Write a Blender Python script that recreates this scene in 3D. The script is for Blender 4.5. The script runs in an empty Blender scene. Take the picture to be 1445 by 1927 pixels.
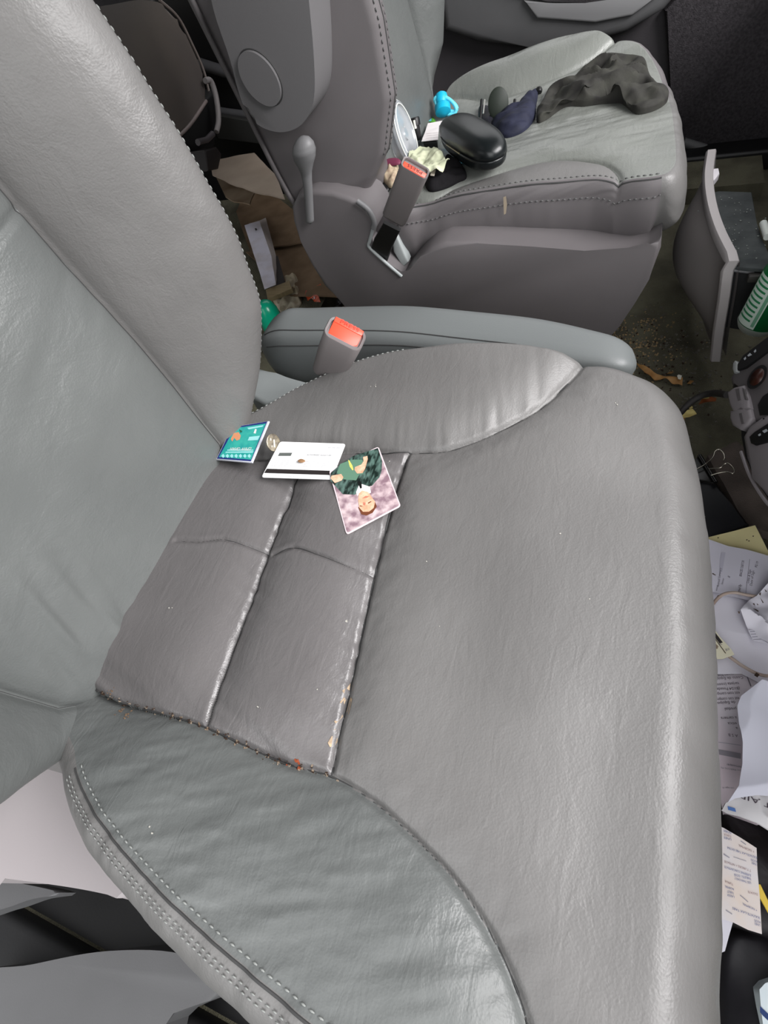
import bpy, bmesh, math, random
import numpy as np
from mathutils import Vector, Matrix
random.seed(4)
SC = bpy.context.scene
COL = SC.collection

# ------------------------------------------------------------------ camera
CAM_LOC = np.array([.425, .06, .85]); YAW, PIT, ROLL, FPX = -.628, .915, -.39, 1010.0
FW = np.array([math.sin(YAW)*math.cos(PIT), math.cos(YAW)*math.cos(PIT), -math.sin(PIT)])
_R = np.array([math.cos(YAW), -math.sin(YAW), 0.0]); _U = np.cross(_R, FW)
RT = math.cos(ROLL)*_R + math.sin(ROLL)*_U
UP = -math.sin(ROLL)*_R + math.cos(ROLL)*_U
cd = bpy.data.cameras.new('camera'); cam = bpy.data.objects.new('camera', cd); COL.objects.link(cam)
cam.matrix_world = Matrix(((RT[0], UP[0], -FW[0], CAM_LOC[0]), (RT[1], UP[1], -FW[1], CAM_LOC[1]), (RT[2], UP[2], -FW[2], CAM_LOC[2]), (0, 0, 0, 1)))
cd.sensor_fit = 'VERTICAL'; cd.sensor_height = 24.0; cd.lens = 24.0*FPX/1927.0
cd.clip_start = .02; cd.clip_end = 100
SC.camera = cam
SC.view_settings.view_transform = 'Standard'; SC.view_settings.look = 'None'
SC.view_settings.gamma = 1; SC.view_settings.use_curve_mapping = False
SC.view_settings.exposure = 0.0
# ------------------------------------------------------------------ overcast daylight
W = bpy.data.worlds.new('overcast'); SC.world = W; W.use_nodes = True
wn = W.node_tree; bg = wn.nodes['Background']
tc = wn.nodes.new('ShaderNodeTexCoord'); sx = wn.nodes.new('ShaderNodeSeparateXYZ'); rp = wn.nodes.new('ShaderNodeValToRGB')
wn.links.new(tc.outputs['Generated'], sx.inputs[0]); wn.links.new(sx.outputs['Z'], rp.inputs[0])
rp.color_ramp.elements[0].position = 0; rp.color_ramp.elements[0].color = (.55, .57, .56, 1)
rp.color_ramp.elements[1].position = .6; rp.color_ramp.elements[1].color = (1.0, 1.0, 1.02, 1)
wn.links.new(rp.outputs[0], bg.inputs[0]); bg.inputs[1].default_value = 1.45
def area_light(name, loc, target, sx_, sy_, power, col=(1, 1, 1)):
    l = bpy.data.lights.new(name, 'AREA'); l.shape = 'RECTANGLE'; l.size = sx_; l.size_y = sy_; l.energy = power; l.color = col
    o = bpy.data.objects.new(name, l); COL.objects.link(o); o.location = loc
    o.rotation_euler = (Vector(target)-Vector(loc)).to_track_quat('-Z', 'Y').to_euler(); return o
area_light('door_opening_daylight', (.35, -1.5, 1.2), (.4, .4, .2), 2.6, 1.2, 26, (.98, 1, 1))
area_light('windshield_daylight', (1.9, .55, 1.65), (.0, .6, .55), 1.7, .9, 100, (1, .98, .98))

# ------------------------------------------------------------------ helpers
def ray(u, v): return FW*FPX + RT*(u-722.5) - UP*(v-963.5)
def apl(u, v, p0, n):
    d = ray(u, v); n = np.asarray(n, float)
    return CAM_LOC + ((np.asarray(p0, float)-CAM_LOC)@n)/(d@n)*d
def az(u, v, z): return apl(u, v, (0, 0, z), (0, 0, 1))
def ay(u, v, y): return apl(u, v, (0, y, 0), (0, 1, 0))
def ax(u, v, x): return apl(u, v, (x, 0, 0), (1, 0, 0))
def V(*a): return np.array(a, float)
def nrm(a):
    a = np.asarray(a, float); return a/np.linalg.norm(a)

def tag(o, label=None, cat=None, group=None, kind=None):
    if label: o['label'] = label
    if cat: o['category'] = cat
    if group: o['group'] = group
    if kind: o['kind'] = kind
    return o
def empty(name, loc, label=None, cat=None, group=None):
    o = bpy.data.objects.new(name, None); COL.objects.link(o); o.location = loc; o.empty_display_size = .05
    return tag(o, label, cat, group)
def link(name, me, m=None, parent=None):
    o = bpy.data.objects.new(name, me); COL.objects.link(o)
    if m is not None: me.materials.append(m)
    if parent is not None:
        o.parent = parent
        o.matrix_parent_inverse = Matrix.Translation(-wloc(parent))
    return o
def wloc(o):
    if o.parent is None: return Vector(o.location)
    return Vector((0, 0, 0))       # parts keep their vertices in world coordinates
def pmesh(name, verts, faces, m=None, parent=None, smooth=True, vn=None, center=True):
    verts = np.asarray(verts, float)
    me = bpy.data.meshes.new(name)
    off = np.zeros(3)
    if parent is None and center: off = (verts.min(0)+verts.max(0))/2
    me.from_pydata((verts-off).tolist(), [], [list(map(int, f)) for f in faces]); me.update()
    if smooth: me.polygons.foreach_set('use_smooth', [True]*len(me.polygons))
    if vn is not None: me.normals_split_custom_set_from_vertices([tuple(map(float, n)) for n in vn])
    o = link(name, me, m, parent)
    if parent is None: o.location = off
    elif parent.parent is not None: o.matrix_parent_inverse = Matrix.Identity(4)
    return o
def from_bm(name, bm, m=None, parent=None, smooth=True, angle=None):
    bmesh.ops.recalc_face_normals(bm, faces=bm.faces)
    v = np.array([q.co[:] for q in bm.verts]); bm.verts.index_update()
    f = [[q.index for q in t.verts] for t in bm.faces]; bm.free()
    o = pmesh(name, v, f, m, parent, smooth)
    if smooth and angle is not None: o.data.set_sharp_from_angle(angle=math.radians(angle))
    return o

_lat = np.random.RandomState(7).rand(256, 256)
def vn2(x, y, seed=0):
    x = np.asarray(x, float)+seed*17.31; y = np.asarray(y, float)+seed*7.77
    i = np.floor(x).astype(int); j = np.floor(y).astype(int); fx = x-i; fy = y-j
    fx = fx*fx*(3-2*fx); fy = fy*fy*(3-2*fy); g = lambda a, b: _lat[a % 256, b % 256]
    return ((g(i, j)*(1-fx)+g(i+1, j)*fx)*(1-fy)+(g(i, j+1)*(1-fx)+g(i+1, j+1)*fx)*fy)*2-1
def fbm(x, y, o=3, seed=0):
    r = 0; a = 1
    for k in range(o): r = r+a*vn2(x*2**k, y*2**k, seed+k); a *= .5
    return r
def sstep(a, b, x):
    t = np.clip((np.asarray(x, float)-a)/(b-a), 0, 1); return t*t*(3-2*t)
def catmull(P, n, closed=False):
    P = np.asarray(P, float)
    Q = np.vstack([P[-1:], P, P[:2]]) if closed else np.vstack([2*P[0]-P[1], P, 2*P[-1]-P[-2]])
    segs = len(P) if closed else len(P)-1; out = []
    for s in range(segs):
        p0, p1, p2, p3 = Q[s:s+4]
        for t in np.linspace(0, 1, 24, endpoint=False):
            out.append(.5*((2*p1)+(-p0+p2)*t+(2*p0-5*p1+4*p2-p3)*t*t+(-p0+3*p1-3*p2+p3)*t**3))
    if not closed: out.append(P[-1])
    out = np.array(out); D = np.vstack([out, out[:1]]) if closed else out
    L = np.concatenate([[0], np.cumsum(np.linalg.norm(np.diff(D, axis=0), axis=1))])
    s = np.linspace(0, L[-1], n, endpoint=not closed)
    return np.array([np.interp(s, L, D[:, k]) for k in range(D.shape[1])]).T
def pdist(x, y, P):
    """distance of points to a 2D polyline"""
    x = np.asarray(x, float); d = np.full(x.shape, 1e9)
    for a, b in zip(P[:-1], P[1:]):
        ab = b[:2]-a[:2]; L = ab@ab+1e-12
        t = np.clip(((x-a[0])*ab[0]+(y-a[1])*ab[1])/L, 0, 1)
        d = np.minimum(d, np.hypot(x-a[0]-t*ab[0], y-a[1]-t*ab[1]))
    return d
def vnormals(Vt, Fq):
    Vt = np.asarray(Vt); Fq = np.asarray(Fq)
    n = np.cross(Vt[Fq[:, 2]]-Vt[Fq[:, 0]], Vt[Fq[:, 3]]-Vt[Fq[:, 1]])
    N = np.zeros_like(Vt)
    for k in range(4): np.add.at(N, Fq[:, k], n)
    return N/(np.linalg.norm(N, axis=1)[:, None]+1e-12)
def split_mesh(Vt, Fq, lab, names, m, parent):
    Vt = np.asarray(Vt); Fq = np.asarray(Fq); N = vnormals(Vt, Fq); res = []
    for k, (nm, mm) in names.items():
        f = Fq[lab == k]
        if not len(f): continue
        ids, inv = np.unique(f.ravel(), return_inverse=True)
        res.append(pmesh(nm, Vt[ids], inv.reshape(-1, 4), mm or m, parent, True, N[ids]))
    return res
def tube(path, r, seg=8, caps=True):
    """returns verts, faces for a tube along path; r scalar or list"""
    P = np.asarray(path, float); n = len(P); r = np.broadcast_to(np.asarray(r, float), (n,))
    T = np.gradient(P, axis=0); T /= np.linalg.norm(T, axis=1)[:, None]+1e-12
    a = np.cross(T[0], V(0, 0, 1)); a = a if np.linalg.norm(a) > .1 else np.cross(T[0], V(1, 0, 0)); a = nrm(a)
    vs = []; fs = []
    for i in range(n):
        a = nrm(a-T[i]*(a@T[i])); b = np.cross(T[i], a)
        for k in range(seg):
            t = 2*math.pi*k/seg; vs.append(P[i]+r[i]*(math.cos(t)*a+math.sin(t)*b))
    for i in range(n-1):
        for k in range(seg):
            k2 = (k+1) % seg; fs.append([i*seg+k, i*seg+k2, (i+1)*seg+k2, (i+1)*seg+k])
    if caps: fs.append(list(range(seg))[::-1]); fs.append([(n-1)*seg+k for k in range(seg)])
    return np.array(vs), fs
def tube_obj(name, path, r, m, parent=None, seg=8): 
    v, f = tube(path, r, seg); o = pmesh(name, v, f, m, parent); o.data.set_sharp_from_angle(angle=math.radians(50)); return o
def join_vf(L):
    vs = []; fs = []; o = 0
    for v, f in L:
        vs.append(np.asarray(v)); fs += [[i+o for i in t] for t in f]; o += len(v)
    return np.vstack(vs), fs
def loft(name, rings, m, parent=None, caps=True, smooth=True, angle=None):
    n = len(rings[0]); vs = np.vstack(rings); fs = []
    for i in range(len(rings)-1):
        for k in range(n):
            k2 = (k+1) % n; fs.append([i*n+k, i*n+k2, (i+1)*n+k2, (i+1)*n+k])
    if caps: fs.append(list(range(n))[::-1]); fs.append([(len(rings)-1)*n+k for k in range(n)])
    o = pmesh(name, vs, fs, m, parent, smooth)
    if smooth and angle: o.data.set_sharp_from_angle(angle=math.radians(angle))
    return o
def slab(name, P, d, m, parent=None, bev=0.0, seg=4, both=False):
    """prism: front polygon P (3D list), extruded by vector d; front edge rounded by bev"""
    bm = bmesh.new(); d = Vector(d)
    a = [bm.verts.new(Vector(p)) for p in P]; b = [bm.verts.new(Vector(p)+d) for p in P]
    f = bm.faces.new(a); g = bm.faces.new(b[::-1]); n = len(P)
    for i in range(n): bm.faces.new([a[i], b[i], b[(i+1) % n], a[(i+1) % n]])
    if bev > 0:
        es = list(f.edges)+(list(g.edges) if both else [])
        bmesh.ops.bevel(bm, geom=es, offset=bev, segments=seg, profile=.5, affect='EDGES', clamp_overlap=True)
    return from_bm(name, bm, m, parent, True, 40)
def box(name, c, size, m, parent=None, bev=.003, R=None, seg=2):
    bm = bmesh.new(); bmesh.ops.create_cube(bm, size=1)
    bmesh.ops.scale(bm, vec=size, verts=bm.verts)
    if bev: bmesh.ops.bevel(bm, geom=list(bm.edges), offset=bev, segments=seg, profile=.5, affect='EDGES')
    if R is not None: bm.transform(Matrix([list(r) for r in R]).to_4x4())
    bmesh.ops.translate(bm, vec=Vector(c), verts=bm.verts)
    return from_bm(name, bm, m, parent, True, 40)
def frame(axis, hint=(0, 0, 1)):
    z = nrm(axis); x = np.cross(hint, z)
    if np.linalg.norm(x) < 1e-3: x = np.cross((1, 0, 0), z)
    x = nrm(x); return x, np.cross(z, x), z
def lathe(name, c, axis, prof, m, parent=None, seg=32, hint=(0, 0, 1), sc=(1, 1), angle=40):
    x, y, z = frame(axis, hint); rings = []
    for r, h in prof:
        rings.append(np.array([np.asarray(c)+z*h+(x*math.cos(t)*sc[0]+y*math.sin(t)*sc[1])*max(r, 1e-5) for t in np.linspace(0, 2*math.pi, seg, endpoint=False)]))
    return loft(name, rings, m, parent, True, True, angle)
def ngon(name, pts, m, parent, flat=True):
    return pmesh(name, pts, [list(range(len(pts)))], m, parent, not flat)
def text(name, s, p, right, up, m, parent, fit=None, align='LEFT', depth=0.0):
    """flat lettering; up = vector of one letter height; fit = total width"""
    cu = bpy.data.curves.new(name, 'FONT'); cu.body = s; cu.resolution_u = 2; cu.extrude = 0
    t = bpy.data.objects.new('tmp', cu); COL.objects.link(t); bpy.context.view_layer.update()
    me = bpy.data.meshes.new_from_object(t); bpy.data.objects.remove(t); bpy.data.curves.remove(cu)
    if not len(me.vertices): return None
    co = np.array([v.co[:] for v in me.vertices]); fs = [list(q.vertices) for q in me.polygons]; bpy.data.meshes.remove(me)
    w = co[:, 0].max(); h = .72; rl = np.linalg.norm(right)
    sx_ = (fit/w/rl) if fit else np.linalg.norm(up)/h/rl
    if align == 'CENTER': co[:, 0] -= w/2
    vs = np.asarray(p)+co[:, :1]*sx_*np.asarray(right)+co[:, 1:2]/h*np.asarray(up)
    return pmesh(name, vs, fs, m, parent, False)

# ------------------------------------------------------------------ materials
def lin(c): return tuple((x/12.92 if x <= .04045 else ((x+.055)/1.055)**2.4) for x in c)
def mat(name, rgb, rough=.5, spec=.5, metal=0, var=0.0, vscale=8, bump=0.0, bscale=400, col2=None, dist=.001, trans=0, coat=0, detail=4, vlo=.35, vhi=.65, stretch=None, alpha=1, sheen=0, ior=1.45):
    m = bpy.data.materials.new(name); m.use_nodes = True; nt = m.node_tree; b = nt.nodes['Principled BSDF']
    c = lin(rgb)+(1,); b.inputs['Base Color'].default_value = c; b.inputs['Roughness'].default_value = rough
    b.inputs['Specular IOR Level'].default_value = spec; b.inputs['Metallic'].default_value = metal; b.inputs['IOR'].default_value = ior
    b.inputs['Transmission Weight'].default_value = trans; b.inputs['Coat Weight'].default_value = coat; b.inputs['Alpha'].default_value = alpha
    b.inputs['Sheen Weight'].default_value = sheen
    t = nt.nodes.new('ShaderNodeTexCoord'); src = t.outputs['Object']
    if stretch:
        mp = nt.nodes.new('ShaderNodeMapping'); mp.inputs['Scale'].default_value = stretch[:3]
        if len(stretch) > 3: mp.inputs['Rotation'].default_value = (0, 0, stretch[3])
        nt.links.new(src, mp.inputs[0]); src = mp.outputs[0]
    if var or col2:
        n = nt.nodes.new('ShaderNodeTexNoise'); n.inputs['Scale'].default_value = vscale; n.inputs['Detail'].default_value = detail
        r = nt.nodes.new('ShaderNodeValToRGB'); nt.links.new(t.outputs['Object'] if not stretch else src, n.inputs['Vector']); nt.links.new(n.outputs['Fac'], r.inputs[0])
        a = lin(rgb); c2 = lin(col2) if col2 else tuple(min(1, x*(1+var)) for x in a); c1 = a if col2 else tuple(x*(1-var) for x in a)
        r.color_ramp.elements[0].position = vlo; r.color_ramp.elements[0].color = c1+(1,)
        r.color_ramp.elements[1].position = vhi; r.color_ramp.elements[1].color = c2+(1,)
        nt.links.new(r.outputs[0], b.inputs['Base Color'])
    if bump:
        n = nt.nodes.new('ShaderNodeTexNoise'); n.inputs['Scale'].default_value = bscale; n.inputs['Detail'].default_value = 3
        nt.links.new(src, n.inputs['Vector']); bp = nt.nodes.new('ShaderNodeBump'); bp.inputs['Strength'].default_value = bump; bp.inputs['Distance'].default_value = dist
        nt.links.new(n.outputs['Fac'], bp.inputs['Height']); nt.links.new(bp.outputs[0], b.inputs['Normal'])
    return m
def leather(name, rgb, rough, col2, wr=.5):
    m = mat(name, rgb, rough, .5, col2=col2, vscale=5, vlo=.3, vhi=.7); nt = m.node_tree; b = nt.nodes['Principled BSDF']
    t = nt.nodes.new('ShaderNodeTexCoord'); src = t.outputs['Object']
    vo = nt.nodes.new('ShaderNodeTexVoronoi'); vo.inputs['Scale'].default_value = 520; vo.feature = 'F1'
    no = nt.nodes.new('ShaderNodeTexNoise'); no.inputs['Scale'].default_value = 260; no.inputs['Detail'].default_value = 5; no.inputs['Distortion'].default_value = .6
    mp = nt.nodes.new('ShaderNodeMapping'); mp.inputs['Scale'].default_value = (1.0, .35, .6); mp.inputs['Rotation'].default_value = (0, 0, .5)
    wv = nt.nodes.new('ShaderNodeTexNoise'); wv.inputs['Scale'].default_value = 55; wv.inputs['Detail'].default_value = 4; wv.inputs['Distortion'].default_value = 1.6
    nt.links.new(src, vo.inputs['Vector']); nt.links.new(src, no.inputs['Vector']); nt.links.new(src, mp.inputs[0]); nt.links.new(mp.outputs[0], wv.inputs['Vector'])
    a1 = nt.nodes.new('ShaderNodeMath'); a1.operation = 'MULTIPLY_ADD'; a1.inputs[1].default_value = .55; nt.links.new(vo.outputs['Distance'], a1.inputs[0]); nt.links.new(no.outputs['Fac'], a1.inputs[2])
    bp = nt.nodes.new('ShaderNodeBump'); bp.inputs['Strength'].default_value = .30; bp.inputs['Distance'].default_value = .0007; nt.links.new(a1.outputs[0], bp.inputs['Height'])
    b2 = nt.nodes.new('ShaderNodeBump'); b2.inputs['Strength'].default_value = wr; b2.inputs['Distance'].default_value = .0016
    nt.links.new(wv.outputs['Fac'], b2.inputs['Height']); nt.links.new(bp.outputs[0], b2.inputs['Normal']); nt.links.new(b2.outputs[0], b.inputs['Normal'])
    # worn gloss
    rn = nt.nodes.new('ShaderNodeTexNoise'); rn.inputs['Scale'].default_value = 14; rn.inputs['Detail'].default_value = 6
    mr = nt.nodes.new('ShaderNodeMapRange'); mr.inputs[1].default_value = .3; mr.inputs[2].default_value = .7; mr.inputs[3].default_value = rough-.07; mr.inputs[4].default_value = rough+.09
    nt.links.new(src, rn.inputs['Vector']); nt.links.new(rn.outputs['Fac'], mr.inputs[0]); nt.links.new(mr.outputs[0], b.inputs['Roughness'])
    return m
M = {}
M['leather'] = leather('grey_leather', (.375, .37, .366), .42, (.415, .41, .405), .34)
M['leather_gloss'] = leather('worn_glossy_grey_leather', (.35, .34, .34), .31, (.40, .39, .39), .55)
M['leather_green'] = leather('grey_green_leather', (.335, .345, .342), .38, (.375, .385, .38), .5)
M['leather_far'] = leather('lit_far_leather', (.41, .42, .405), .30, (.465, .475, .455), .5)  # paler leather copy; brightness of the far cushion put into its colour
M['vinyl'] = mat('grey_vinyl', (.385, .37, .375), .5, .4, bump=.25, bscale=700, var=.05, dist=.0006)
M['plastic'] = mat('grey_moulded_plastic', (.42, .42, .425), .48, .45, bump=.2, bscale=600, var=.05, dist=.0005)
M['plastic_light'] = mat('light_grey_plastic', (.58, .60, .60), .5, .4, bump=.2, bscale=600, dist=.0004)
M['seam'] = mat('dark_seam', (.20, .20, .20), .7)
M['thread'] = mat('grey_thread', (.49, .50, .49), .7)
M['thread_dark'] = mat('dark_grey_thread', (.34, .34, .34), .7)
M['carpet'] = mat('dusty_dark_carpet', (.34, .33, .285), .95, .1, col2=(.43, .42, .355), vscale=14, bump=1, bscale=500, dist=.003)
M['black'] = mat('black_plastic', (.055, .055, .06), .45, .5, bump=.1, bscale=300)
# ------------------------------------------------------------------ setting: the car's inside
def plate(name, P, t, m, kind='structure', bev=0):
    o = slab(name, P, t, m, None, bev); o['kind'] = kind; return o
plate('floor', [(-2.2, -.19, 0), (1.05, -.19, 0), (1.05, 2.0, 0), (-2.2, 2.0, 0)], (0, 0, -.04), M['carpet'])
M['door_dark'] = mat('dark_door_trim', (.245, .235, .245), .75, .3, bump=.6, bscale=350, var=.1, dist=.001)
M['door_mid'] = mat('mid_grey_door_trim', (.33, .33, .335), .55, .35, bump=.2, bscale=500, var=.06)
M['roof'] = mat('grey_headliner', (.38, .38, .375), .9, .1)
M['ground'] = mat('asphalt', (.42, .42, .41), .95, .1, var=.2, vscale=3)
plate('wall_right', [(-2.2, 1.96, -.04), (1.05, 1.96, -.04), (1.05, 1.96, .66), (-2.2, 1.96, .66)], (0, .06, 0), M['door_dark'])
plate('ceiling', [(-2.2, -.04, 1.22), (.52, -.04, 1.22), (.52, 2.0, 1.22), (-2.2, 2.0, 1.22)], (0, 0, .03), M['roof'])
plate('wall_front', [(1.0, -.1, 0), (1.0, 2.0, 0), (1.0, 2.0, .72), (1.0, -.1, .72)], (.05, 0, 0), M['door_dark'])
plate('wall_rear', [(-2.2, -.1, 0), (-2.2, 2.0, 0), (-2.2, 2.0, .62), (-2.2, -.1, .62)], (-.05, 0, 0), M['door_dark'])
plate('wall_left', [(-2.2, -.2, -.04), (-.42, -.2, -.04), (-.42, -.2, .8), (-2.2, -.2, .8)], (0, -.05, 0), M['door_dark'])
g = plate('ground', [(-6, -6, -.42), (6, -6, -.42), (6, 6, -.42), (-6, 6, -.42)], (0, 0, -.05), M['ground'])
# passenger door panel with its armrest and pull
D = 1.90
pd = empty('passenger_door', (-.1, D, 0), 'dark grey far door panel with armrest ledge behind the passenger seat', 'car door')
def dY(L, y): return [ay(u, v, y) for u, v in L]
slab('door_panel', [V(-.62, D, .02), V(1.0, D, .02), V(1.0, D, .62), V(-.62, D, .62)], (0, .05, 0), M['door_dark'], pd, .01)
# moulded upper pad with the lighter grip ledge
P = dY([(822, -60), (835, 60), (900, 82), (1010, 92), (1100, 86), (1180, 62), (1250, 20), (1300, -40), (1320, -100)], D-.07)
slab('armrest_pad', P, (0, .07, 0), M['door_mid'], pd, .02, 5)
P = dY([(985, 2), (1010, 36), (1120, 44), (1190, 30), (1240, -8), (1200, -14), (1150, 5), (1100, 12), (1030, 6)], D-.083)
slab('grip_ledge', P, (0, .03, 0), mat('ledge_grey', (.47, .47, .475), .5), pd, .006, 3)
P = dY([(905, -40), (990, -2), (1030, 3), (1110, 9), (1180, -6), (1230, -50)], D-.082)
slab('pull_recess', P, (0, .02, 0), M['door_dark'], pd, .004, 2)
P = dY([(1250, 20), (1330, -60), (1560, -60), (1600, 380), (1290, 330), (1262, 170)], D-.03)
slab('speaker_cloth', P, (0, .03, 0), mat('door_mesh_cloth', (.22, .21, .22), .9, .1, var=.25, vscale=160, bump=1, bscale=420, dist=.002), pd, .006, 2)
tube_obj('trim_rib', [ay(u, v, D-.035) for u, v in [(1285, 268), (1340, 285), (1400, 283), (1470, 262)]], .012, M['door_mid'], pd, 10)
slab('door_sill', [V(-.62, D-.10, 0), V(1.0, D-.10, 0), V(1.0, D-.10, .05), V(-.62, D-.10, .05)], (0, .1, 0), M['black'], pd, .01)

# sliding door step and dark panels behind the passenger seat
rp_ = empty('rear_side_panel', (-.9, 1.86, .2), 'dark rear door lower panel with grey ribs seen behind the passenger backrest', 'car door')
slab('panel', [V(-1.7, 1.91, .0), V(-.64, 1.91, .0), V(-.64, 1.91, .6), V(-1.7, 1.91, .6)], (0, .05, 0), M['black'], rp_, .005)
ribm = mat('rib_grey', (.33, .33, .34), .5, .4)
for L, w in ([(375, 120), (420, 134), (470, 140)], .016), ([(390, 205), (430, 212), (480, 218)], .012):
    tube_obj('rib', [ay(u, v, 1.895) for u, v in L], w, ribm, rp_, 10)
slab('step', [ay(u, v, 1.87) for u, v in [(395, 215), (500, 232), (520, 275), (410, 262)]], (0, .05, 0), mat('step_dark', (.19, .19, .185), .6), rp_, .004)

# driver's side sill under the open door
sl = empty('door_sill', (0, -.2, .02), "dusty grey door sill along the bottom left below the driver's seat", 'sill')
def P3(L): return [az(u, v, z) for u, v, z in L]
sm = mat('sill_grey', (.13, .13, .135), .55, .35, var=.08, vscale=12, bump=.15, bscale=300)
slab('sill_plate', [V(-.9, -.305, .04), V(.9, -.305, .04), V(.9, -.19, .04), V(-.9, -.19, .04)][::1], (0, 0, -.05), sm, sl, .012, 4)
slab('sill_step', [V(-.9, -.42, .0), V(.9, -.42, .0), V(.9, -.30, .0), V(-.9, -.30, .0)], (0, 0, -.06), M['black'], sl, .008, 3)

plate('trim_3', [(-1.6, 1.05, .075), (-.30, 1.05, .075), (-.30, 1.78, .075), (-1.6, 1.78, .075)], (0, 0, -.07), M['carpet'])
dh = empty('dashboard', (.9, .95, .4), 'dark grey dashboard body above the footwells', 'dashboard')
dmm = mat('dash_grey', (.27, .265, .27), .6, .35, bump=.3, bscale=400)
slab('dash_body', [V(.80, 0, .40), V(.79, 0, .56), V(.86, 0, .63), V(.985, 0, .66), V(.985, 0, .36)], (0, 1.88, 0), dmm, dh, .012, 3)
slab('tunnel', [V(.82, .44, 0), V(.82, .44, .38), V(.98, .44, .40), V(.98, .44, 0)], (0, .42, 0), dmm, dh, .02, 3)
# ------------------------------------------------------------------ cushions
def cushion(outline, H, roll, zbot, labels, names, m, parent, N=640, R=140, bulge=.006, K=16, tuck=.03, ftuck=0.0):
    O = catmull(outline, N, True)
    if np.sum(O[:, 0]*np.roll(O[:, 1], -1)-np.roll(O[:, 0], -1)*O[:, 1]) < 0: O = O[::-1]
    T = np.roll(O, -3, 0)-np.roll(O, 3, 0); nn = np.stack([T[:, 1], -T[:, 0]], 1)
    for _ in range(12): nn = (np.roll(nn, 1, 0)+nn+np.roll(nn, -1, 0))/3
    nn /= np.linalg.norm(nn, axis=1)[:, None]; c = O.mean(0)
    a, b = roll(O[:, 0], O[:, 1], nn)
    rings = []
    for r in np.linspace(.0008, 1, R):
        P = c+(O-c)*r; rings.append(np.column_stack([P, H(P[:, 0], P[:, 1])]))
    h0 = rings[-1][:, 2]
    for k in range(1, K+1):
        t = math.pi/2*k/K; P = O+nn*(a*math.sin(t))[:, None]
        w = fbm(O[:, 0]*30+k*.2, O[:, 1]*30, 2, 5)*.0012
        rings.append(np.column_stack([P+nn*w[:, None], h0-b*(1-math.cos(t))]))
    base = rings[-1]
    for k in range(1, 15):
        t = k/14; z = base[:, 2]+(zbot-base[:, 2])*t
        o = bulge*math.sin(math.pi*min(1, t*1.3))-(tuck+ftuck*sstep(.2, .8, nn[:, 0]))*t**1.4
        rings.append(np.column_stack([base[:, :2]+nn*np.reshape(o, (-1, 1)), z]))
    Vt = np.vstack(rings); n = len(O); nr = len(rings)
    i = np.arange(nr-1)[:, None]*n; k = np.arange(n)[None]; k2 = (k+1) % n
    Fq = np.stack([i+k, i+k2, i+n+k2, i+n+k], -1).reshape(-1, 4)[:, ::-1]
    cen = Vt[Fq].mean(1); ring = np.repeat(np.arange(nr-1), n)
    lab = labels(cen[:, 0], cen[:, 1], ring >= R-1)
    split_mesh(Vt, Fq, lab, names, m, parent)
    # close the tiny hole in the middle is unnecessary: ring 0 is 1 percent wide, capped here
    pmesh('centre_panel_patch', rings[0], [list(range(n))], m, parent) if False else None
    return O, nn, a, b
def stitches(name, pts, m, parent, L=.0045, r=.0011, step=.0075, nrmls=None):
    P = np.asarray(pts, float); s = np.concatenate([[0], np.cumsum(np.linalg.norm(np.diff(P, axis=0), axis=1))])
    q = np.arange(step/2, s[-1], step); parts = []
    for d in q:
        p0 = np.array([np.interp(d-L/2, s, P[:, k]) for k in range(3)]); p1 = np.array([np.interp(d+L/2, s, P[:, k]) for k in range(3)])
        mid = (p0+p1)/2
        parts.append(tube([p0, mid, p1], [r*.5, r, r*.5], 5))
    if not parts: return
    v, f = join_vf(parts); o = pmesh(name, v, f, m, parent); o['kind'] = 'stuff'; return o
def on_top(L, H, z=.37, it=4, dz=0.0):
    """pixels to points lying on the height field H"""
    out = []
    for u, v in L:
        p = az(u, v, z)
        for _ in range(it): p = az(u, v, float(H(np.array([p[0]]), np.array([p[1]]))[0]))
        out.append(p+V(0, 0, dz))
    return np.array(out)
def seam_line(name, P2, H, m, parent, r=.0012, dz=-.0012, n=140, inside=None):
    Q = catmull(P2, n)
    if inside is not None:
        I_ = np.array(inside); k = np.zeros(len(Q), bool)
        for a, b in zip(I_, np.roll(I_, -1, 0)):
            c_ = ((a[1] > Q[:, 1]) != (b[1] > Q[:, 1])) & (Q[:, 0] < (b[0]-a[0])*(Q[:, 1]-a[1])/(b[1]-a[1]+1e-12)+a[0]); k ^= c_
        Q = Q[k]
    z = H(Q[:, 0], Q[:, 1]); return tube_obj(name, np.column_stack([Q, z+dz]), r, m, parent, 6)

# ================================================================== driver's seat
ds = empty('driver_seat', (.2, .27, 0), "large grey leather driver's seat in the foreground with cards lying on it", 'car seat')
x2 = lambda L, z=.372: np.array([az(u, v, z)[:2] for u, v in L])
S1 = catmull(np.vstack([[-.12, .105], [-.05, .097], x2([(205, 1312), (300, 1340), (390, 1370), (530, 1435), (625, 1462), (700, 1508), (770, 1568), (840, 1640), (900, 1720), (950, 1810), (990, 1920)]), [.445, -.05], [.45, -.12]]), 60)
S2 = catmull(np.vstack([[-.12, .43], x2([(470, 858), (560, 852), (680, 852), (775, 855)], .372), x2([(850, 836), (950, 795), (1020, 755), (1062, 715), (1094, 680)], .385), [.405, .66]]), 60)
S3 = catmull(x2([(562, 862), (548, 920), (510, 1020), (470, 1130), (430, 1240), (388, 1370)]), 30)
S4 = catmull(x2([(770, 856), (742, 940), (705, 1090), (665, 1280), (625, 1462)]), 30)
CR1 = x2([(338, 1024), (380, 1026), (425, 1022), (470, 1032), (502, 1040)]); CR2 = x2([(515, 1045), (560, 1040), (610, 1058), (655, 1075), (700, 1088)])
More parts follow.
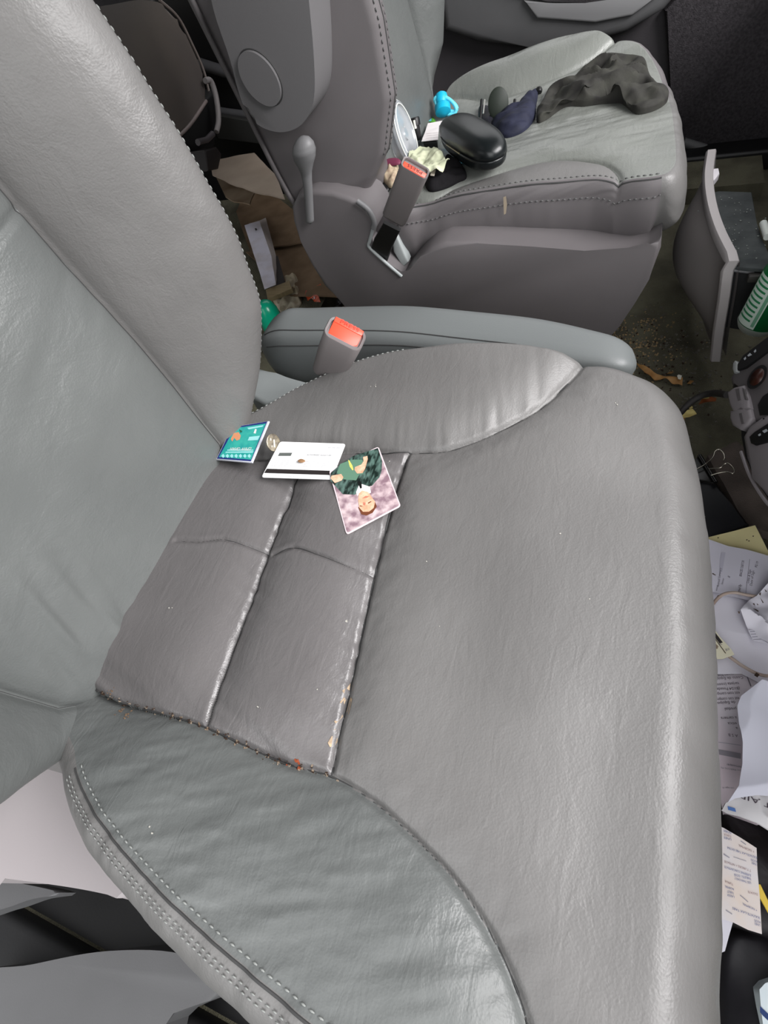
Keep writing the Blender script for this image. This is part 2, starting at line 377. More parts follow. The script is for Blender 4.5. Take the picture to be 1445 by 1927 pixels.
def g_of(S, ax_=0):
    q = S[np.argsort(S[:, ax_])]; return lambda t: np.interp(t, q[:, ax_], q[:, 1-ax_])
g1 = g_of(S1); g2 = g_of(S2); h3 = g_of(S3, 1); h4 = g_of(S4, 1)
def regions(x, y):
    x = np.asarray(x); y = np.asarray(y); r = np.full(x.shape, 4)
    r = np.where(x < h4(y), 3, r); r = np.where(x < h3(y), 2, r)
    r = np.where((y < g1(x)) & (x < .45), 0, r); r = np.where((y > g2(x)) & (x < .402), 1, r); return r
def Hn(x, y):
    x = np.asarray(x, float); y = np.asarray(y, float); r = regions(x, y)
    d1 = pdist(x, y, S1); d2 = pdist(x, y, S2); d3 = np.where((r == 2) | (r == 3), pdist(x, y, S3), 9); d4 = np.where(r >= 3, pdist(x, y, S4), 9)
    dm = np.minimum(np.minimum(d1, d2), np.minimum(d3, d4))
    z = .366+.012*sstep(-.05, .3, x)-.010*sstep(.36, .52, x)
    pu = np.select([r == 0, r == 1, r == 4], [.007, .010, .009], .016); wd = np.select([r == 0, r == 1, r == 4], [.02, .022, .020], .026)
    for dk in (d1, d2, d3, d4): pu = pu*(1-np.exp(-(dk/wd)**1.5))
    z = z+pu
    t = np.clip((y-g2(x))/.15, 0, 1); z = z+np.where(r == 1, .009*np.sin(np.pi*np.minimum(t, .62)/1.24)*sstep(.0, .15, x), 0)
    t = np.clip((g1(x)-y)/.12, 0, 1); z = z+np.where(r == 0, .010*np.sin(np.pi*np.minimum(t, .7)/1.4)-.012*sstep(.09, -.03, x), 0)
    z = z-.0045*np.exp(-(dm/.0028)**2)
    # long soft dents of the front panel
    z = z-np.where(r == 4, .005*np.exp(-(((x-.33)/.05)**2+((y-.19)/.10)**2))+.003*np.exp(-(((x-.46)/.03)**2+((y-.12)/.08)**2)), 0)
    z = z+.0016*fbm(x*9, y*9, 2, 1)
    # pull wrinkles running across the seams
    e = np.exp(-dm/.022); z = z+np.where((r == 2) | (r == 3), .0030*e*fbm(x*12, y*70+x*22, 2, 2), 0)
    z = z+np.where(r == 4, .0010*np.exp(-dm/.03)*fbm(x*45+y*25, y*60-x*30, 2, 3), 0)
    z = z+np.where(r == 1, .0016*np.exp(-d2/.035)*fbm(x*85+y*15, y*12, 2, 4), 0)
    z = z+np.where(r == 0, .0012*fbm(x*18+y*10, y*70-x*30, 3, 6), 0)
    dc = np.minimum(pdist(x, y, CR1), pdist(x, y, CR2)); z = z-np.where((r == 2) | (r == 3), .0026*np.exp(-(dc/.0020)**2)-.0007*np.exp(-((dc-.006)/.004)**2), 0)
    return z
outl = [(-.12, .06), (-.125, .25), (-.12, .43), (-.07, .452), (-.02, .495), (.03, .545), (.10, .585), (.17, .604), (.26, .612), (.34, .606), (.41, .590), (.455, .562), (.470, .52), (.482, .45), (.490, .35), (.494, .22), (.495, .08), (.491, -.02), (.475, -.052), (.43, -.063), (.33, -.058), (.24, -.044), (.165, -.030), (.10, -.014), (.045, .004), (.010, .020), (-.04, .05)]
def roll_n(x, y, n):
    fr = sstep(.2, .9, n[:, 0]); ou = sstep(.3, .9, -n[:, 1]); inn = sstep(.2, .9, n[:, 1])
    return (.012+.050*fr+.022*ou+.006*inn), .022+.10*fr+.022*ou+.010*inn
names = {0: ('side_bolster', M['leather_green']), 1: ('side_bolster', None), 2: ('seat_panel', M['leather_gloss']), 3: ('seat_panel', M['leather_gloss']), 4: ('front_panel', None), 5: ('cushion_side', None)}
def lab_n(x, y, side):
    r = regions(x, y); return np.where(side & ~((r == 4) & (x > .44)), 5, r)
On, nnn, an, bn = cushion(outl, Hn, roll_n, .10, lab_n, names, M['leather'], ds, 760, 170)
for S in (S1, S2, S3, S4): seam_line('seam', S, Hn, M['seam'], ds, .0011, -.0004, inside=outl)
for S in (CR1, CR2): seam_line('crease_shade', S, Hn, M['seam'], ds, .0005, -.0001)  # thin dark tubes paint the shade down in the two creases
# double stitching along the outboard edge and single along the inboard edge
def edge_pts(sel, off, dz=.0006):
    idx = sel(On); O_ = On[idx]; n_ = nnn[idx]; A = an[idx]; B = bn[idx]; P = O_+n_*np.minimum(off, 0)
    z = Hn(P[:, 0], P[:, 1])
    if off > 0:
        s = np.clip(off/A, 0, .98); th = np.arcsin(s); P = O_+n_*(A*s)[:, None]; z = Hn(O_[:, 0], O_[:, 1])-B*(1-np.cos(th))
    return np.column_stack([P+n_*dz, z+dz])
def sel_out(O):
    i = np.where((O[:, 1] < .05) & (O[:, 0] > .0) & (O[:, 0] < .47))[0]; return i[np.argsort(O[i, 0])]
def sel_in(O):
    i = np.where((O[:, 1] > .455) & (O[:, 0] < .165))[0]; return i[np.argsort(O[i, 0])]
tube_obj('seam', edge_pts(sel_out, .002, -.0002), .0012, M['seam'], ds, 6)
stitches('stitching', edge_pts(sel_out, -.0055), M['thread'], ds, .0042, .0008, .0072)
stitches('stitching', edge_pts(sel_out, .0085), M['thread'], ds, .0036, .0006, .0062)
stitches('stitching', edge_pts(sel_out, .0125), M['thread'], ds, .0036, .0006, .0062)
stitches('stitching', edge_pts(sel_in, .003), M['thread'], ds, .0038, .0009, .0072)

# ------------------------------------------------------------------ backrest
RA = .15; UPD = V(-math.sin(RA), 0, math.cos(RA)); NND = V(math.cos(RA), 0, math.sin(RA))
class Back:
    def __init__(s, yc, half, sh, nE, O=(-.05, 0, .38), w0=-.16, w1=.62, ins=0.0, back=-.14, rr=.016, far=1, farw=1):
        s.far = far; s.farw = farw
        s.yc = yc; s.half = half; s.sh = sh; s.nE = nE; s.O = V(*O); s.w0 = w0; s.w1 = w1; s.ins = ins; s.back = back; s.rr = rr
    def P(s, y, w, n): return s.O+np.outer(w, UPD)+np.outer(n, NND)+np.outer(y, V(0, 1, 0))
    def pix(s, u, v, n=0.0):
        p = apl(u, v, s.O+NND*n, NND)-s.O; return p[1], p@UPD
def backrest(B, names, m, parent, extra=None, NW=170, dents=None):
    ws = np.linspace(B.w0, B.w1, NW); rows = []; labs = None
    for w in ws:
        h0_ = B.half(w); sh = B.sh(w); ne0 = B.nE(w); L = []
        for side in (-1, 1):
            pts = []; ne = ne0*(B.far if side == 1 else 1); h = h0_*(B.farw if side == 1 else 1)
            # insert from centre to the seam
            for t in np.linspace(0, 1, 60)[:-1]: pts.append((t*sh, B.ins+.012*(1-math.exp(-((1-t)*sh/.022)**1.2))-.004*math.exp(-((1-t)*sh/.003)**2), 0))
            # bolster rises to the edge
            for t in np.linspace(0, 1, 50):
                pts.append((sh+(h-B.rr-sh)*t, B.ins+.008*(1-math.exp(-(t*(h-sh)/.01)))-.004*math.exp(-(t*(h-sh)/.003)**2)+(ne-B.ins)*math.sin(math.pi/2*t**.95)**1.0, 1))
            n0 = pts[-1][1]
            for t in np.linspace(0, math.pi/2, 10)[1:]: pts.append((h-B.rr+B.rr*math.sin(t), n0-B.rr*(1-math.cos(t)), 1))
            n1 = pts[-1][1]
            for t in np.linspace(0, 1, 22)[1:]: pts.append((h+.008*math.sin(math.pi*t), n1+(B.back-n1)*t, 2))
            pts.append((h-.03, B.back-.03, 2)); pts.append((0, B.back-.04, 2))
            L.append(pts)
        full = [(-a, b, c) for a, b, c in L[0][::-1]]+L[1][1:]
        rows.append([(B.yc+a, w, b) for a, b, c in full]); labs = [c for a, b, c in full]
    A = np.array(rows); nw, nt, _ = A.shape
    sg = np.array([1 if k > nt//2 else 0 for k in range(nt)])
    if dents is not None: A[:, :, 2] += dents(A[:, :, 0], A[:, :, 1], np.array(labs)[None, :]*np.ones((nw, 1)))
    Vt = B.P(A[:, :, 0].ravel(), A[:, :, 1].ravel(), A[:, :, 2].ravel())
    i = np.arange(nw-1)[:, None]*nt; k = np.arange(nt-1)[None]
    Fq = np.stack([i+k, i+k+1, i+nt+k+1, i+nt+k], -1).reshape(-1, 4)
    lb = np.array(labs); lb = np.where(lb == 1, 1+sg*10, lb); lab = np.tile(np.maximum(lb[:-1], lb[1:]) if False else lb[:-1], nw-1)
    split_mesh(Vt, Fq, lab, names, m, parent)
    bot = Vt.reshape(nw, nt, 3)
    for r_ in (0, -1):
        pmesh('backrest_cap', bot[r_], [list(range(nt))], m, parent, False)
    return A, Vt.reshape(nw, nt, 3), labs
# driver: edge silhouette taken from points on the bolster's crest
wk = [-.16, -.10, -.06, -.03, .0, .05, .12, .20, .30, .42, .62]
hk = [.12, .165, .20, .225, .243, .278, .302, .311, .313, .313, .305]
nk = [-.05, -.03, -.012, .0, .018, .050, .088, .103, .106, .095, .08]
kk = [-.09, -.08, -.05, -.02, .0, .0, .0, .0, 0, 0, 0]
_wf = np.linspace(-.16, .62, 300)
def smo(a):
    q = np.interp(_wf, wk, a)
    for _ in range(60): q[1:-1] = (q[:-2]+2*q[1:-1]+q[2:])/4
    return q
hkS = smo(hk); nkS = smo(nk)
NB = Back(.247, lambda w: np.interp(w, _wf, hkS), lambda w: np.interp(w, [-.16, 0, .1, .62], [.10, .180, .186, .186]), lambda w: np.interp(w, _wf, nkS), ins=0.0)
def dent_n(y, w, l):
    z = .0018*fbm(y*9, w*9, 2, 11)+np.where(l == 0, .0050*np.exp(-((w-.0)/.11)**2)*np.exp(-((y-.13)/.06)**2)*fbm(w*9+y*8, y*62-w*20, 2, 12)+.0015*np.exp(-((w-.25)/.12)**2)*fbm(w*30-y*12, y*10, 2, 14), 0)
    z = z+np.where(l == 1, .0006*fbm(y*60, w*30, 2, 13), 0)
    return z-.02*sstep(-.02, -.12, w)-.0035*np.exp(-((w-.305-.1*(y-.3))/.0035)**2)*(l == 0)
bn_names = {0: ('backrest_panel', M['leather_green']), 1: ('backrest_bolster', M['leather_green']), 11: ('backrest_bolster', None), 2: ('backrest_side', None)}
A_, G_, labs_ = backrest(NB, bn_names, M['leather'], ds, dents=dent_n, NW=220)
nt = G_.shape[1]
cE = [k for k in range(nt) if labs_[k] == 1]; kin = cE[-9]      # crest column, inboard
outN = lambda G, k: nrm(np.cross(G[60, k+1]-G[60, k-1], G[61, k]-G[59, k]))
sel = slice(40, 210)
stitches('stitching', G_[sel, cE[-5]]+outN(G_, cE[-5])*.0006, M['thread'], ds, .0042, .0010, .0075)
i0 = [k for k in range(nt) if labs_[k] == 0]
for k in (i0[0]-1, i0[-1]): tube_obj('seam', G_[20:215, k]+NND*-.0005, .0012, M['seam'], ds, 6)
# ================================================================== passenger seat
ps = empty('passenger_seat', (.2, 1.29, 0), 'grey leather passenger seat at the far side covered with clutter', 'car seat')
def pz(L): return np.array([az(u, v, z)[:2] for u, v, z in L])
F1 = catmull(np.vstack([[-.12, 1.12], pz([(790, 372, .38), (860, 348, .38), (960, 320, .38), (1050, 303, .38), (1120, 302, .385), (1152, 314, .385), (1166, 334, .385)]), [.40, .98]]), 50)
F2 = catmull(np.vstack([[-.12, 1.44], pz([(800, 192, .385), (860, 186, .385), (930, 182, .388), (1000, 166, .39), (1080, 134, .40), (1140, 100, .41), (1182, 60, .42)]), [.40, 1.72]]), 50)
f1 = g_of(F1); f2 = g_of(F2)
xc1 = pz([(1166, 334, .385)])[0][0]; xc2 = pz([(1182, 60, .42)])[0][0]
def reg_f(x, y):
    r = np.full(np.shape(x), 4); r = np.where((y < f1(x)) & (x < xc1), 0, r); return np.where((y > f2(x)) & (x < xc2), 1, r)
def Hf(x, y):
    x = np.asarray(x, float); y = np.asarray(y, float); r = reg_f(x, y); d1 = pdist(x, y, F1); d2 = pdist(x, y, F2); dm = np.minimum(d1, d2)
    z = .366+.016*sstep(-.05, .3, x)+.010*(1-np.exp(-(dm/.022)**1.2))-.004*np.exp(-(dm/.003)**2)
    e2 = np.clip((y-f2(x))/.10, 0, 1); z = z+.046*sstep(1.36, 1.545, y)+np.where(r == 1, .008*np.sin(np.pi*e2), 0)
    z = z+.002*fbm(x*8, y*8, 2, 21)
    z = z+np.where(r == 4, .0013*fbm(x*10+y*5, y*38-x*10, 3, 22)*sstep(1.05, 1.15, y), 0)
    z = z+np.where(r == 1, .0026*fbm(x*8+y*4, y*26-x*12, 2, 23), 0)
    return z-.006*np.exp(-(((y-1.30)/.1)**2+((x-.15)/.2)**2))
fo = np.vstack([[(-.12, 1.10)], pz([(735, 386, .38), (800, 370, .385), (900, 354, .39), (1000, 344, .39), (1120, 336, .388), (1225, 340, .385), (1262, 333, .38), (1270, 290, .385), (1262, 205, .39), (1251, 140, .405), (1238, 100, .42), (1208, 75, .428), (1160, 69, .43), (1080, 75, .43), (1000, 99, .425), (910, 128, .42), (850, 152, .412), (806, 184, .40)]), [(-.12, 1.47)]])
def roll_f(x, y, n):
    fr = sstep(.3, .9, n[:, 0]); return .010+.016*fr, .026+.045*fr
nf = {0: ('side_bolster', None), 1: ('side_bolster', M['leather_far']), 4: ('seat_panel', M['leather_far']), 5: ('cushion_side', M['vinyl']), 6: ('cushion_front', None)}
def lab_f(x, y, side): return np.where(side & (x >= .462), 6, np.where(side & (y < 1.5), 5, reg_f(x, y)))
Of, nnf, af, bf = cushion(fo, Hf, roll_f, .25, lab_f, nf, M['leather'], ps, 560, 130, bulge=.006, tuck=.03, ftuck=.09)
for S in (F1, F2): seam_line('seam', S, Hf, M['seam'], ps, .0011, -.0004, inside=fo)
i = np.where((Of[:, 1] < 1.16) & (Of[:, 0] > .02) & (Of[:, 0] < .46))[0]; i = i[np.argsort(Of[i, 0])]
def fe(off, dz=.0006):
    A, B = af[i], bf[i]; s = np.clip(off/A, 0, .98); th = np.arcsin(s); P = Of[i]+nnf[i]*(A*s)[:, None]
    z = Hf(Of[i, 0], Of[i, 1])-B*(1-np.cos(th))
    if off < 0: P = Of[i]+nnf[i]*off; z = Hf(P[:, 0], P[:, 1])
    return np.column_stack([P+nnf[i]*dz, z+dz])
tube_obj('seam', fe(.004, -.0002), .0014, M['seam'], ps, 6)
stitches('stitching', fe(-.006), M['thread_dark'], ps, .005, .0012, .009)
sd = fe(.0098); sd[:, 2] -= .006; sd[:, 1] -= .0012
stitches('stitching', sd, M['thread_dark'], ps, .005, .0012, .009)

wkf = [-.16, -.05, 0, .02, .05, .1, .62]; hkf = [.12, .22, .262, .276, .285, .287, .287]
NF = Back(1.29, lambda w: np.interp(w, wkf, hkf), lambda w: .165, lambda w: np.interp(w, [-.1, .0, .03, .08, .15, .24, .34, .45, .62], [-.02, .005, .026, .084, .124, .141, .145, .137, .12]), ins=.03, back=-.125, rr=.02, w0=-.03, far=.62, farw=.86)
A_, GF, lf = backrest(NF, {0: ('backrest_panel', M['leather_green']), 1: ('backrest_bolster', M['vinyl']), 11: ('backrest_bolster', M['leather_green']), 2: ('backrest_side', M['vinyl'])}, M['vinyl'], ps, NW=150)
kf = [k for k in range(GF.shape[1]) if lf[k] == 1]
# welt along the rear edge of the side, and edge seam with stitching
def YL(L, y): return np.array([ay(u, v, y) for u, v in L])
tube_obj('welt', catmull(YL([(352, -20), (400, 80), (452, 185), (505, 295), (543, 366), (552, 380)], .998), 40), .004, M['vinyl'], ps, 8)
e1 = catmull(YL([(668, -20), (694, 30), (716, 90), (731, 150), (739, 205)], 1.006), 60)
tube_obj('seam', GF[24:, kf[8]]+V(.0, -.0001, 0), .0011, M['seam'], ps, 6)
for k_ in (kf[5], kf[11]): stitches('stitching', GF[24:, k_]+V(.0006, -.0008, 0), M['thread_dark'], ps, .005, .0011, .009)
# folded-up armrest against the backrest
arm_m = mat('armrest_vinyl', (.40, .395, .40), .42, .45, bump=.3, bscale=700, dist=.0006)
Y0 = .925
P = catmull(YL([(388, -60), (402, 20), (432, 110), (448, 170), (466, 215), (494, 240), (530, 249), (563, 238), (584, 210), (592, 170), (590, 100), (583, 20), (575, -60)], Y0), 60)
slab('folded_armrest', P, (0, .078, 0), arm_m, ps, .026, 7)
oc = ay(491, 147, Y0); ex = ay(529, 160, Y0)-oc; ey = ay(478, 95, Y0)-oc
ell = [oc+ex*math.cos(t)+ey*math.sin(t)+V(0, -.0015, 0) for t in np.linspace(0, 2*math.pi, 48, endpoint=False)]
slab('oval_boss', [q+V(0, -.0045, 0) for q in ell], (0, .012, 0), arm_m, ps, .006, 5)
ell2 = [oc+(ex*math.cos(t)+ey*math.sin(t))*1.03+V(0, -.0004, 0) for t in np.linspace(0, 2*math.pi, 49)]
tube_obj('groove', ell2, .0009, M['seam'], ps, 5)
P = YL([(563, -20), (562, 60), (566, 130), (568, 190), (560, 225), (580, 212), (590, 175), (590, 100), (584, 10), (580, -20)], Y0+.006)
slab('armrest_strip', P, (0, .02, 0), M['plastic'], ps, .004, 3)
# recliner lever
lv = ay(573, 279, .965)
if 0: lathe('lever_knob', lv+V(0, .03, 0), (0, -1, 0), [(.001, 0), (.019, 0), (.021, .012), (.021, .024), (.017, .033), (.009, .038), (0, .039)], M['plastic'], ps, 28)
LP = catmull(YL([(569, 256), (572, 285), (576, 320), (580, 360), (584, 420)], .955), 40)
rings = []
for k, p in enumerate(LP):
    w = np.interp(k, [0, 1, 3, 6, 9, 12, 15, 19, 30, 38, 39], [.004, .012, .0185, .0215, .020, .0145, .0105, .009, .0082, .0078, .003]); d = np.interp(k, [0, 1, 3, 6, 10, 16, 38, 39], [.003, .010, .015, .018, .014, .007, .006, .003])
    rings.append(np.array([p+V(w*math.cos(t), d*math.sin(t), 0) for t in np.linspace(0, 2*math.pi, 16, endpoint=False)]))
loft('recline_lever', rings, M['plastic'], ps)
# moulded base cover with the V notch
YB = .965
bl = YL([(548, 392), (560, 366), (590, 359), (625, 362), (660, 374), (688, 390), (704, 412), (706, 432), (694, 452), (692, 464), (722, 492), (757, 522), (770, 508), (790, 484), (812, 466), (840, 457), (900, 458), (1000, 464), (1100, 472), (1180, 476), (1222, 466), (1244, 448), (1243, 470), (1222, 525), (1195, 570), (1165, 615), (1138, 645), (1100, 700), (780, 700), (700, 618), (650, 578), (610, 540), (585, 500), (566, 455), (551, 418)], YB)
slab('base_cover', bl, (0, .09, 0), M['vinyl'], ps, .012, 6)
tube_obj('cover_lip', catmull(YL([(705, 418), (695, 455), (694, 464), (722, 491), (756, 520)], YB-.001), 30), .0032, M['plastic_light'], ps, 8)
tube_obj('cover_lip', catmull(YL([(672, 378), (694, 396), (704, 418), (702, 430)], YB-.003), 20), .005, M['plastic'], ps, 8)
slab('inner_bracket', YL([(735, 440), (748, 446), (768, 494), (758, 505), (740, 475)], YB+.03), (0, .02, 0), M['plastic_light'], ps, .004, 3)
box('seat_shade_box', (.13, 1.32, .16), (.58, .44, .26), M['black'], ps, .01)  # black box added as the dark behind the notch and beneath the cushion
# ------------------------------------------------------------------ driver's folded-down armrest
sec = []
xs = np.array([-.150, -.146, -.136, -.118, -.09, -.05, .02, .12, .22, .32, .40, .43, .448, .456])
for x in xs:
    k = (x+.150)/.606
    zt = np.interp(x, [-.15, -.1, .1, .4, .456], [.352, .366, .362, .342, .334]); zb = np.interp(x, [-.15, -.1, 0, .15, .45], [.26, .23, .245, .275, .29])
    yl = np.interp(x, [-.15, .1, .456], [.668, .672, .648]); yr = np.interp(x, [-.15, .1, .3, .456], [.755, .765, .750, .705])
    en = math.sqrt(max(0, 1-max(0, (-.09-x)/.06)**2))*.92+.08 if x < -.09 else (math.sqrt(max(0, 1-max(0, (x-.42)/.036)**2))*.85+.15 if x > .42 else 1)
    cy, cz = (yl+yr)/2, (zt+zb)/2; hy, hz = (yr-yl)/2*en, (zt-zb)/2*en
    ring = []
    for t in np.linspace(0, 2*math.pi, 40, endpoint=False):
        c_, s_ = math.cos(t), math.sin(t); ring.append(V(x, cy+hy*math.copysign(abs(c_)**.55, c_), cz+hz*math.copysign(abs(s_)**.6, s_)))
    sec.append(ring)
sec = np.array(sec); fine = np.array([catmull(sec[:, k], 70) for k in range(40)]).transpose(1, 0, 2)
loft('armrest', [np.array(r) for r in fine], mat('armrest_green_grey', (.40, .415, .415), .42, .45, bump=.25, bscale=600, dist=.0005), ds)
tube_obj('armrest_crease', fine[6:52, 13]+V(0, 0, .0003), .0009, M['seam'], ds, 5)
tube_obj('armrest_crease', fine[6:52, 17]+V(0, -.0003, 0), .0009, M['seam'], ds, 5)
slab('armrest_mount', [az(u, v, z) for u, v, z in [(484, 690, .30), (520, 702, .30), (575, 716, .30), (600, 735, .30), (500, 760, .30), (470, 745, .30)]], (0, 0, -.03), M['plastic_light'], ds, .008, 4)
# driver seat base, light grey recliner cover
bc = mat('base_cover_light', (.60, .575, .58), .42, .45, bump=.15, bscale=500, dist=.0004)
P = [az(u, v, .27) for u, v in [(-60, 1480), (20, 1430), (80, 1400), (140, 1390), (180, 1410), (200, 1480), (300, 1620), (260, 1700), (200, 1683), (120, 1668), (0, 1652), (-60, 1646)]]
slab('recliner_cover', catmull(P, 60, True), (0, 0, -.12), bc, ds, .03, 7)
sg_ = mat('side_shield_grey', (.33, .33, .335), .5, .4, bump=.2, bscale=500, dist=.0005, var=.06)
P = [az(u, v, .12) for u, v in [(-90, 1850), (60, 1815), (200, 1790), (340, 1795), (430, 1850), (405, 1878), (350, 1898), (290, 1927), (240, 1990), (-90, 2060)]]
slab('side_shield', catmull(P, 60, True), (0, 0, -.08), sg_, ds, .014, 5)
P = [az(u, v, .16) for u, v in [(-90, 1640), (0, 1655), (112, 1680), (60, 1692), (0, 1712), (-90, 1730)]]
slab('seat_track', catmull(P, 40, True), (0, 0, -.03), sg_, ds, .008, 3)
box('seat_shade_box', (.20, .24, .11), (.50, .56, .16), M['black'], ds, .01)  # black block added to darken the gap beneath the driver's cushion
slab('under_seat_shade', [V(-.5, -.185, .004), V(.45, -.185, .004), V(.45, .0, .004), V(-.5, .0, .004)], (0, 0, -.003), M['black'], ds, 0)  # black sheet painting the shadow between recliner cover and side shield

# ------------------------------------------------------------------ buckles
red = mat('buckle_red', (.93, .31, .22), .38, .5)
bodyg = mat('buckle_grey', (.42, .40, .40), .5, .45, bump=.25, bscale=700, dist=.0004)
def rrect(hx, hy, r, n=6):
    out = []
    for sx_, sy_, a0 in ((1, 1, 0), (-1, 1, 90), (-1, -1, 180), (1, -1, 270)):
        for k in range(n+1):
            a = math.radians(a0+90*k/n); out.append((sx_*(hx-r)+r*math.cos(a), sy_*(hy-r)+r*math.sin(a)))
    return out
def buckle(name, C, R, S, parent, tapers, word, facing, bh):
    C = V(*C); R = np.array(R); w, d, l = S
    def W3(x, y, z): return C+R@V(x, y, z)
    rings = []
    prof = tapers
    for s, h in prof: rings.append(np.array([W3(x*s, y*s, h*l/2) for x, y in rrect(w/2, d/2, d*.3)]))
    # rim and recess at the top
    for s, h in ((.97, 1.0), (.86, .985), (.84, .90)): rings.append(np.array([W3(x*s, y*s, h*l/2) for x, y in rrect(w/2, d/2, d*.3)]))
    b = loft(name, rings, bodyg, parent, True, True, 60)
    return b, W3
RB = [[0.8073, 0.0146, 0.5899], [0.0218, 0.9983, -0.0546], [-0.5897, 0.0569, 0.8056]]
b, W3 = buckle('seatbelt_buckle', (.0737, .583, .4035), RB, (.0535, .038, .086), ds, [(.55, -1.02), (.8, -1.0), (.86, -.9), (.97, .2), (1.0, .97)], 'PRESS', 1, 0)
# release button: sloping red block in the mouth
def wedge(name, W3, x0, x1, ya, yb, za, zb, m, parent, bev=.0015, chop=0.0):
    P = [W3(x0, ya, za), W3(x1, ya, za), W3(x1, yb, zb), W3(x0, yb, zb)]
    dn = nrm(W3(0, 0, -1)-W3(0, 0, 0))*.012
    if chop: P = [W3(x0, ya, za), W3(x1, ya, za), W3(x1, yb+(ya-yb)*.35, zb+(za-zb)*.35), W3(x1-chop, yb, zb), W3(x0, yb, zb)]
    return slab(name, P, dn, m, parent, bev, 2)
rb = wedge('release_button', W3, -.0205, .0205, .0165, .008, .0455, .0445, red, b)
rb2 = wedge('release_button', W3, -.0205, .0205, .0078, -.0145, .0443, .037, mat('buckle_red_face', (.93, .27, .17), .4, .5), b, .001, .012)
text('lettering', 'PRESS', W3(-.0125, .0098, .0466), nrm(W3(1, 0, 0)-W3(0, 0, 0)), (W3(0, 1, .1)-W3(0, 0, 0))*.0058, mat('press_shadow', (.72, .2, .14), .5), b, fit=.027)
RF_ = [[0.8154, 0.0928, 0.5715], [0.0444, 0.9741, -0.2215], [-0.5773, 0.206, 0.7901]]
b, W3 = buckle('seatbelt_buckle', (.0754, .933, .4376), RF_, (.0464, .0232, .1095), ps, [(.5, -1.03), (.86, -1.0), (.94, -.93), (.97, .2), (1.0, .97)], 'PRESS', 1, 0)
rb = wedge('release_button', W3, -.0195, .0195, -.001, -.0085, .0560, .0535, red, b, .001)
text('lettering', 'PRESS', W3(.0135, -.0022, .0562), nrm(W3(-1, 0, 0)-W3(0, 0, 0)), (W3(0, -1, -.3)-W3(0, 0, 0))*.0045, mat('press_black', (.12, .05, .05), .5), b, fit=.026)
strap = [np.array(p) for p in (ay(738, 425, .945), ay(722, 455, .955), ay(706, 500, .99))]
rg = []
for p, w in zip(strap, (.016, .018, .02)):
    rg.append(np.array([p+nrm(ay(745, 440, .95)-ay(715, 425, .95))*x+V(0, y, 0) for x, y in rrect(w, .005, .003, 3)]))
loft('buckle_strap', rg, M['black'], ps, True, True, 50)
# ================================================================== generic thin and soft shapes
def dens(L, step, closed=True):
    L = [np.asarray(p, float) for p in L]; out = []
    for a, b in zip(L, L[1:]+[L[0]]):
        n = max(1, int(np.linalg.norm(b-a)/step)); out += [a+(b-a)*k/n for k in range(n)]
    return np.array(out)
def sheet(name, px, z, m, parent=None, fold=None, th=.0006, rings=22, tilt=None, label=None, cat=None, group=None):
    """a sheet of paper lying around height z (number or function of x,y); fold adds height"""
    base = z if callable(z) else (lambda x, y: np.full(np.shape(x), float(z)))
    zz = z if not callable(z) else None
    pts = []
    for u, v in px:
        p = az(u, v, zz if zz is not None else .37)
        if zz is None:
            for _ in range(4): p = az(u, v, float(base(np.array([p[0]]), np.array([p[1]]))[0]))
        pts.append(p[:2])
    O = dens(pts, .004); c = O.mean(0); n = len(O)
    fz = (lambda x, y: base(x, y)+fold(x, y)) if fold else base
    top = []
    for r in np.linspace(.001, 1, rings): P = c+(O-c)*r; top.append(np.column_stack([P, fz(P[:, 0], P[:, 1])]))
    T = np.vstack(top); B = T-V(0, 0, th); nv = len(T); fs = []
    for i_ in range(rings-1):
        for k in range(n):
            k2 = (k+1) % n; a, b, d, e = i_*n+k, i_*n+k2, (i_+1)*n+k2, (i_+1)*n+k
            fs.append([a, b, d, e]); fs.append([nv+a, nv+e, nv+d, nv+b])
    l = (rings-1)*n
    for k in range(n): fs.append([l+k, l+(k+1) % n, nv+l+(k+1) % n, nv+l+k])
    bm = bmesh.new(); vv = [bm.verts.new(q) for q in np.vstack([T, B])]
    for f in fs:
        try: bm.faces.new([vv[q] for q in f])
        except ValueError: pass
    o = from_bm(name, bm, m, parent, True, 50)
    if label: tag(o, label, cat, group)
    o_fz = fz
    return o, o_fz
def print_on(name, px, fz, m, parent, z0=.02, eps=.0005):
    pts = []
    for u, v in px:
        p = az(u, v, z0)
        for _ in range(3): p = az(u, v, float(fz(np.array([p[0]]), np.array([p[1]]))[0])+eps)
        pts.append(p)
    return pmesh(name, pts, [list(range(len(pts)))], m, parent, False)
def text_on(name, s, u, v, du, dv, h, fz, m, parent, z0=.02, eps=.0006, flip=False):
    """lettering along the pixel vector (du, dv) with letters h pixels high"""
    p = az(u, v, z0); q = az(u+du, v+dv, z0); r = nrm(q-p); up = np.cross(V(0, 0, 1), r)
    hh = h*np.linalg.norm(q-p)/math.hypot(du, dv)
    o = text(name, s, p, r, up*hh, m, parent, fit=np.linalg.norm(q-p))
    if o:
        L = parent if parent else o
        co = np.array([w.co[:] for w in o.data.vertices]); z = fz(co[:, 0], co[:, 1])+eps
        # pull each point along its own sight line height only
        co[:, 2] = z; o.data.vertices.foreach_set('co', co.ravel()); o.data.update()
    return o
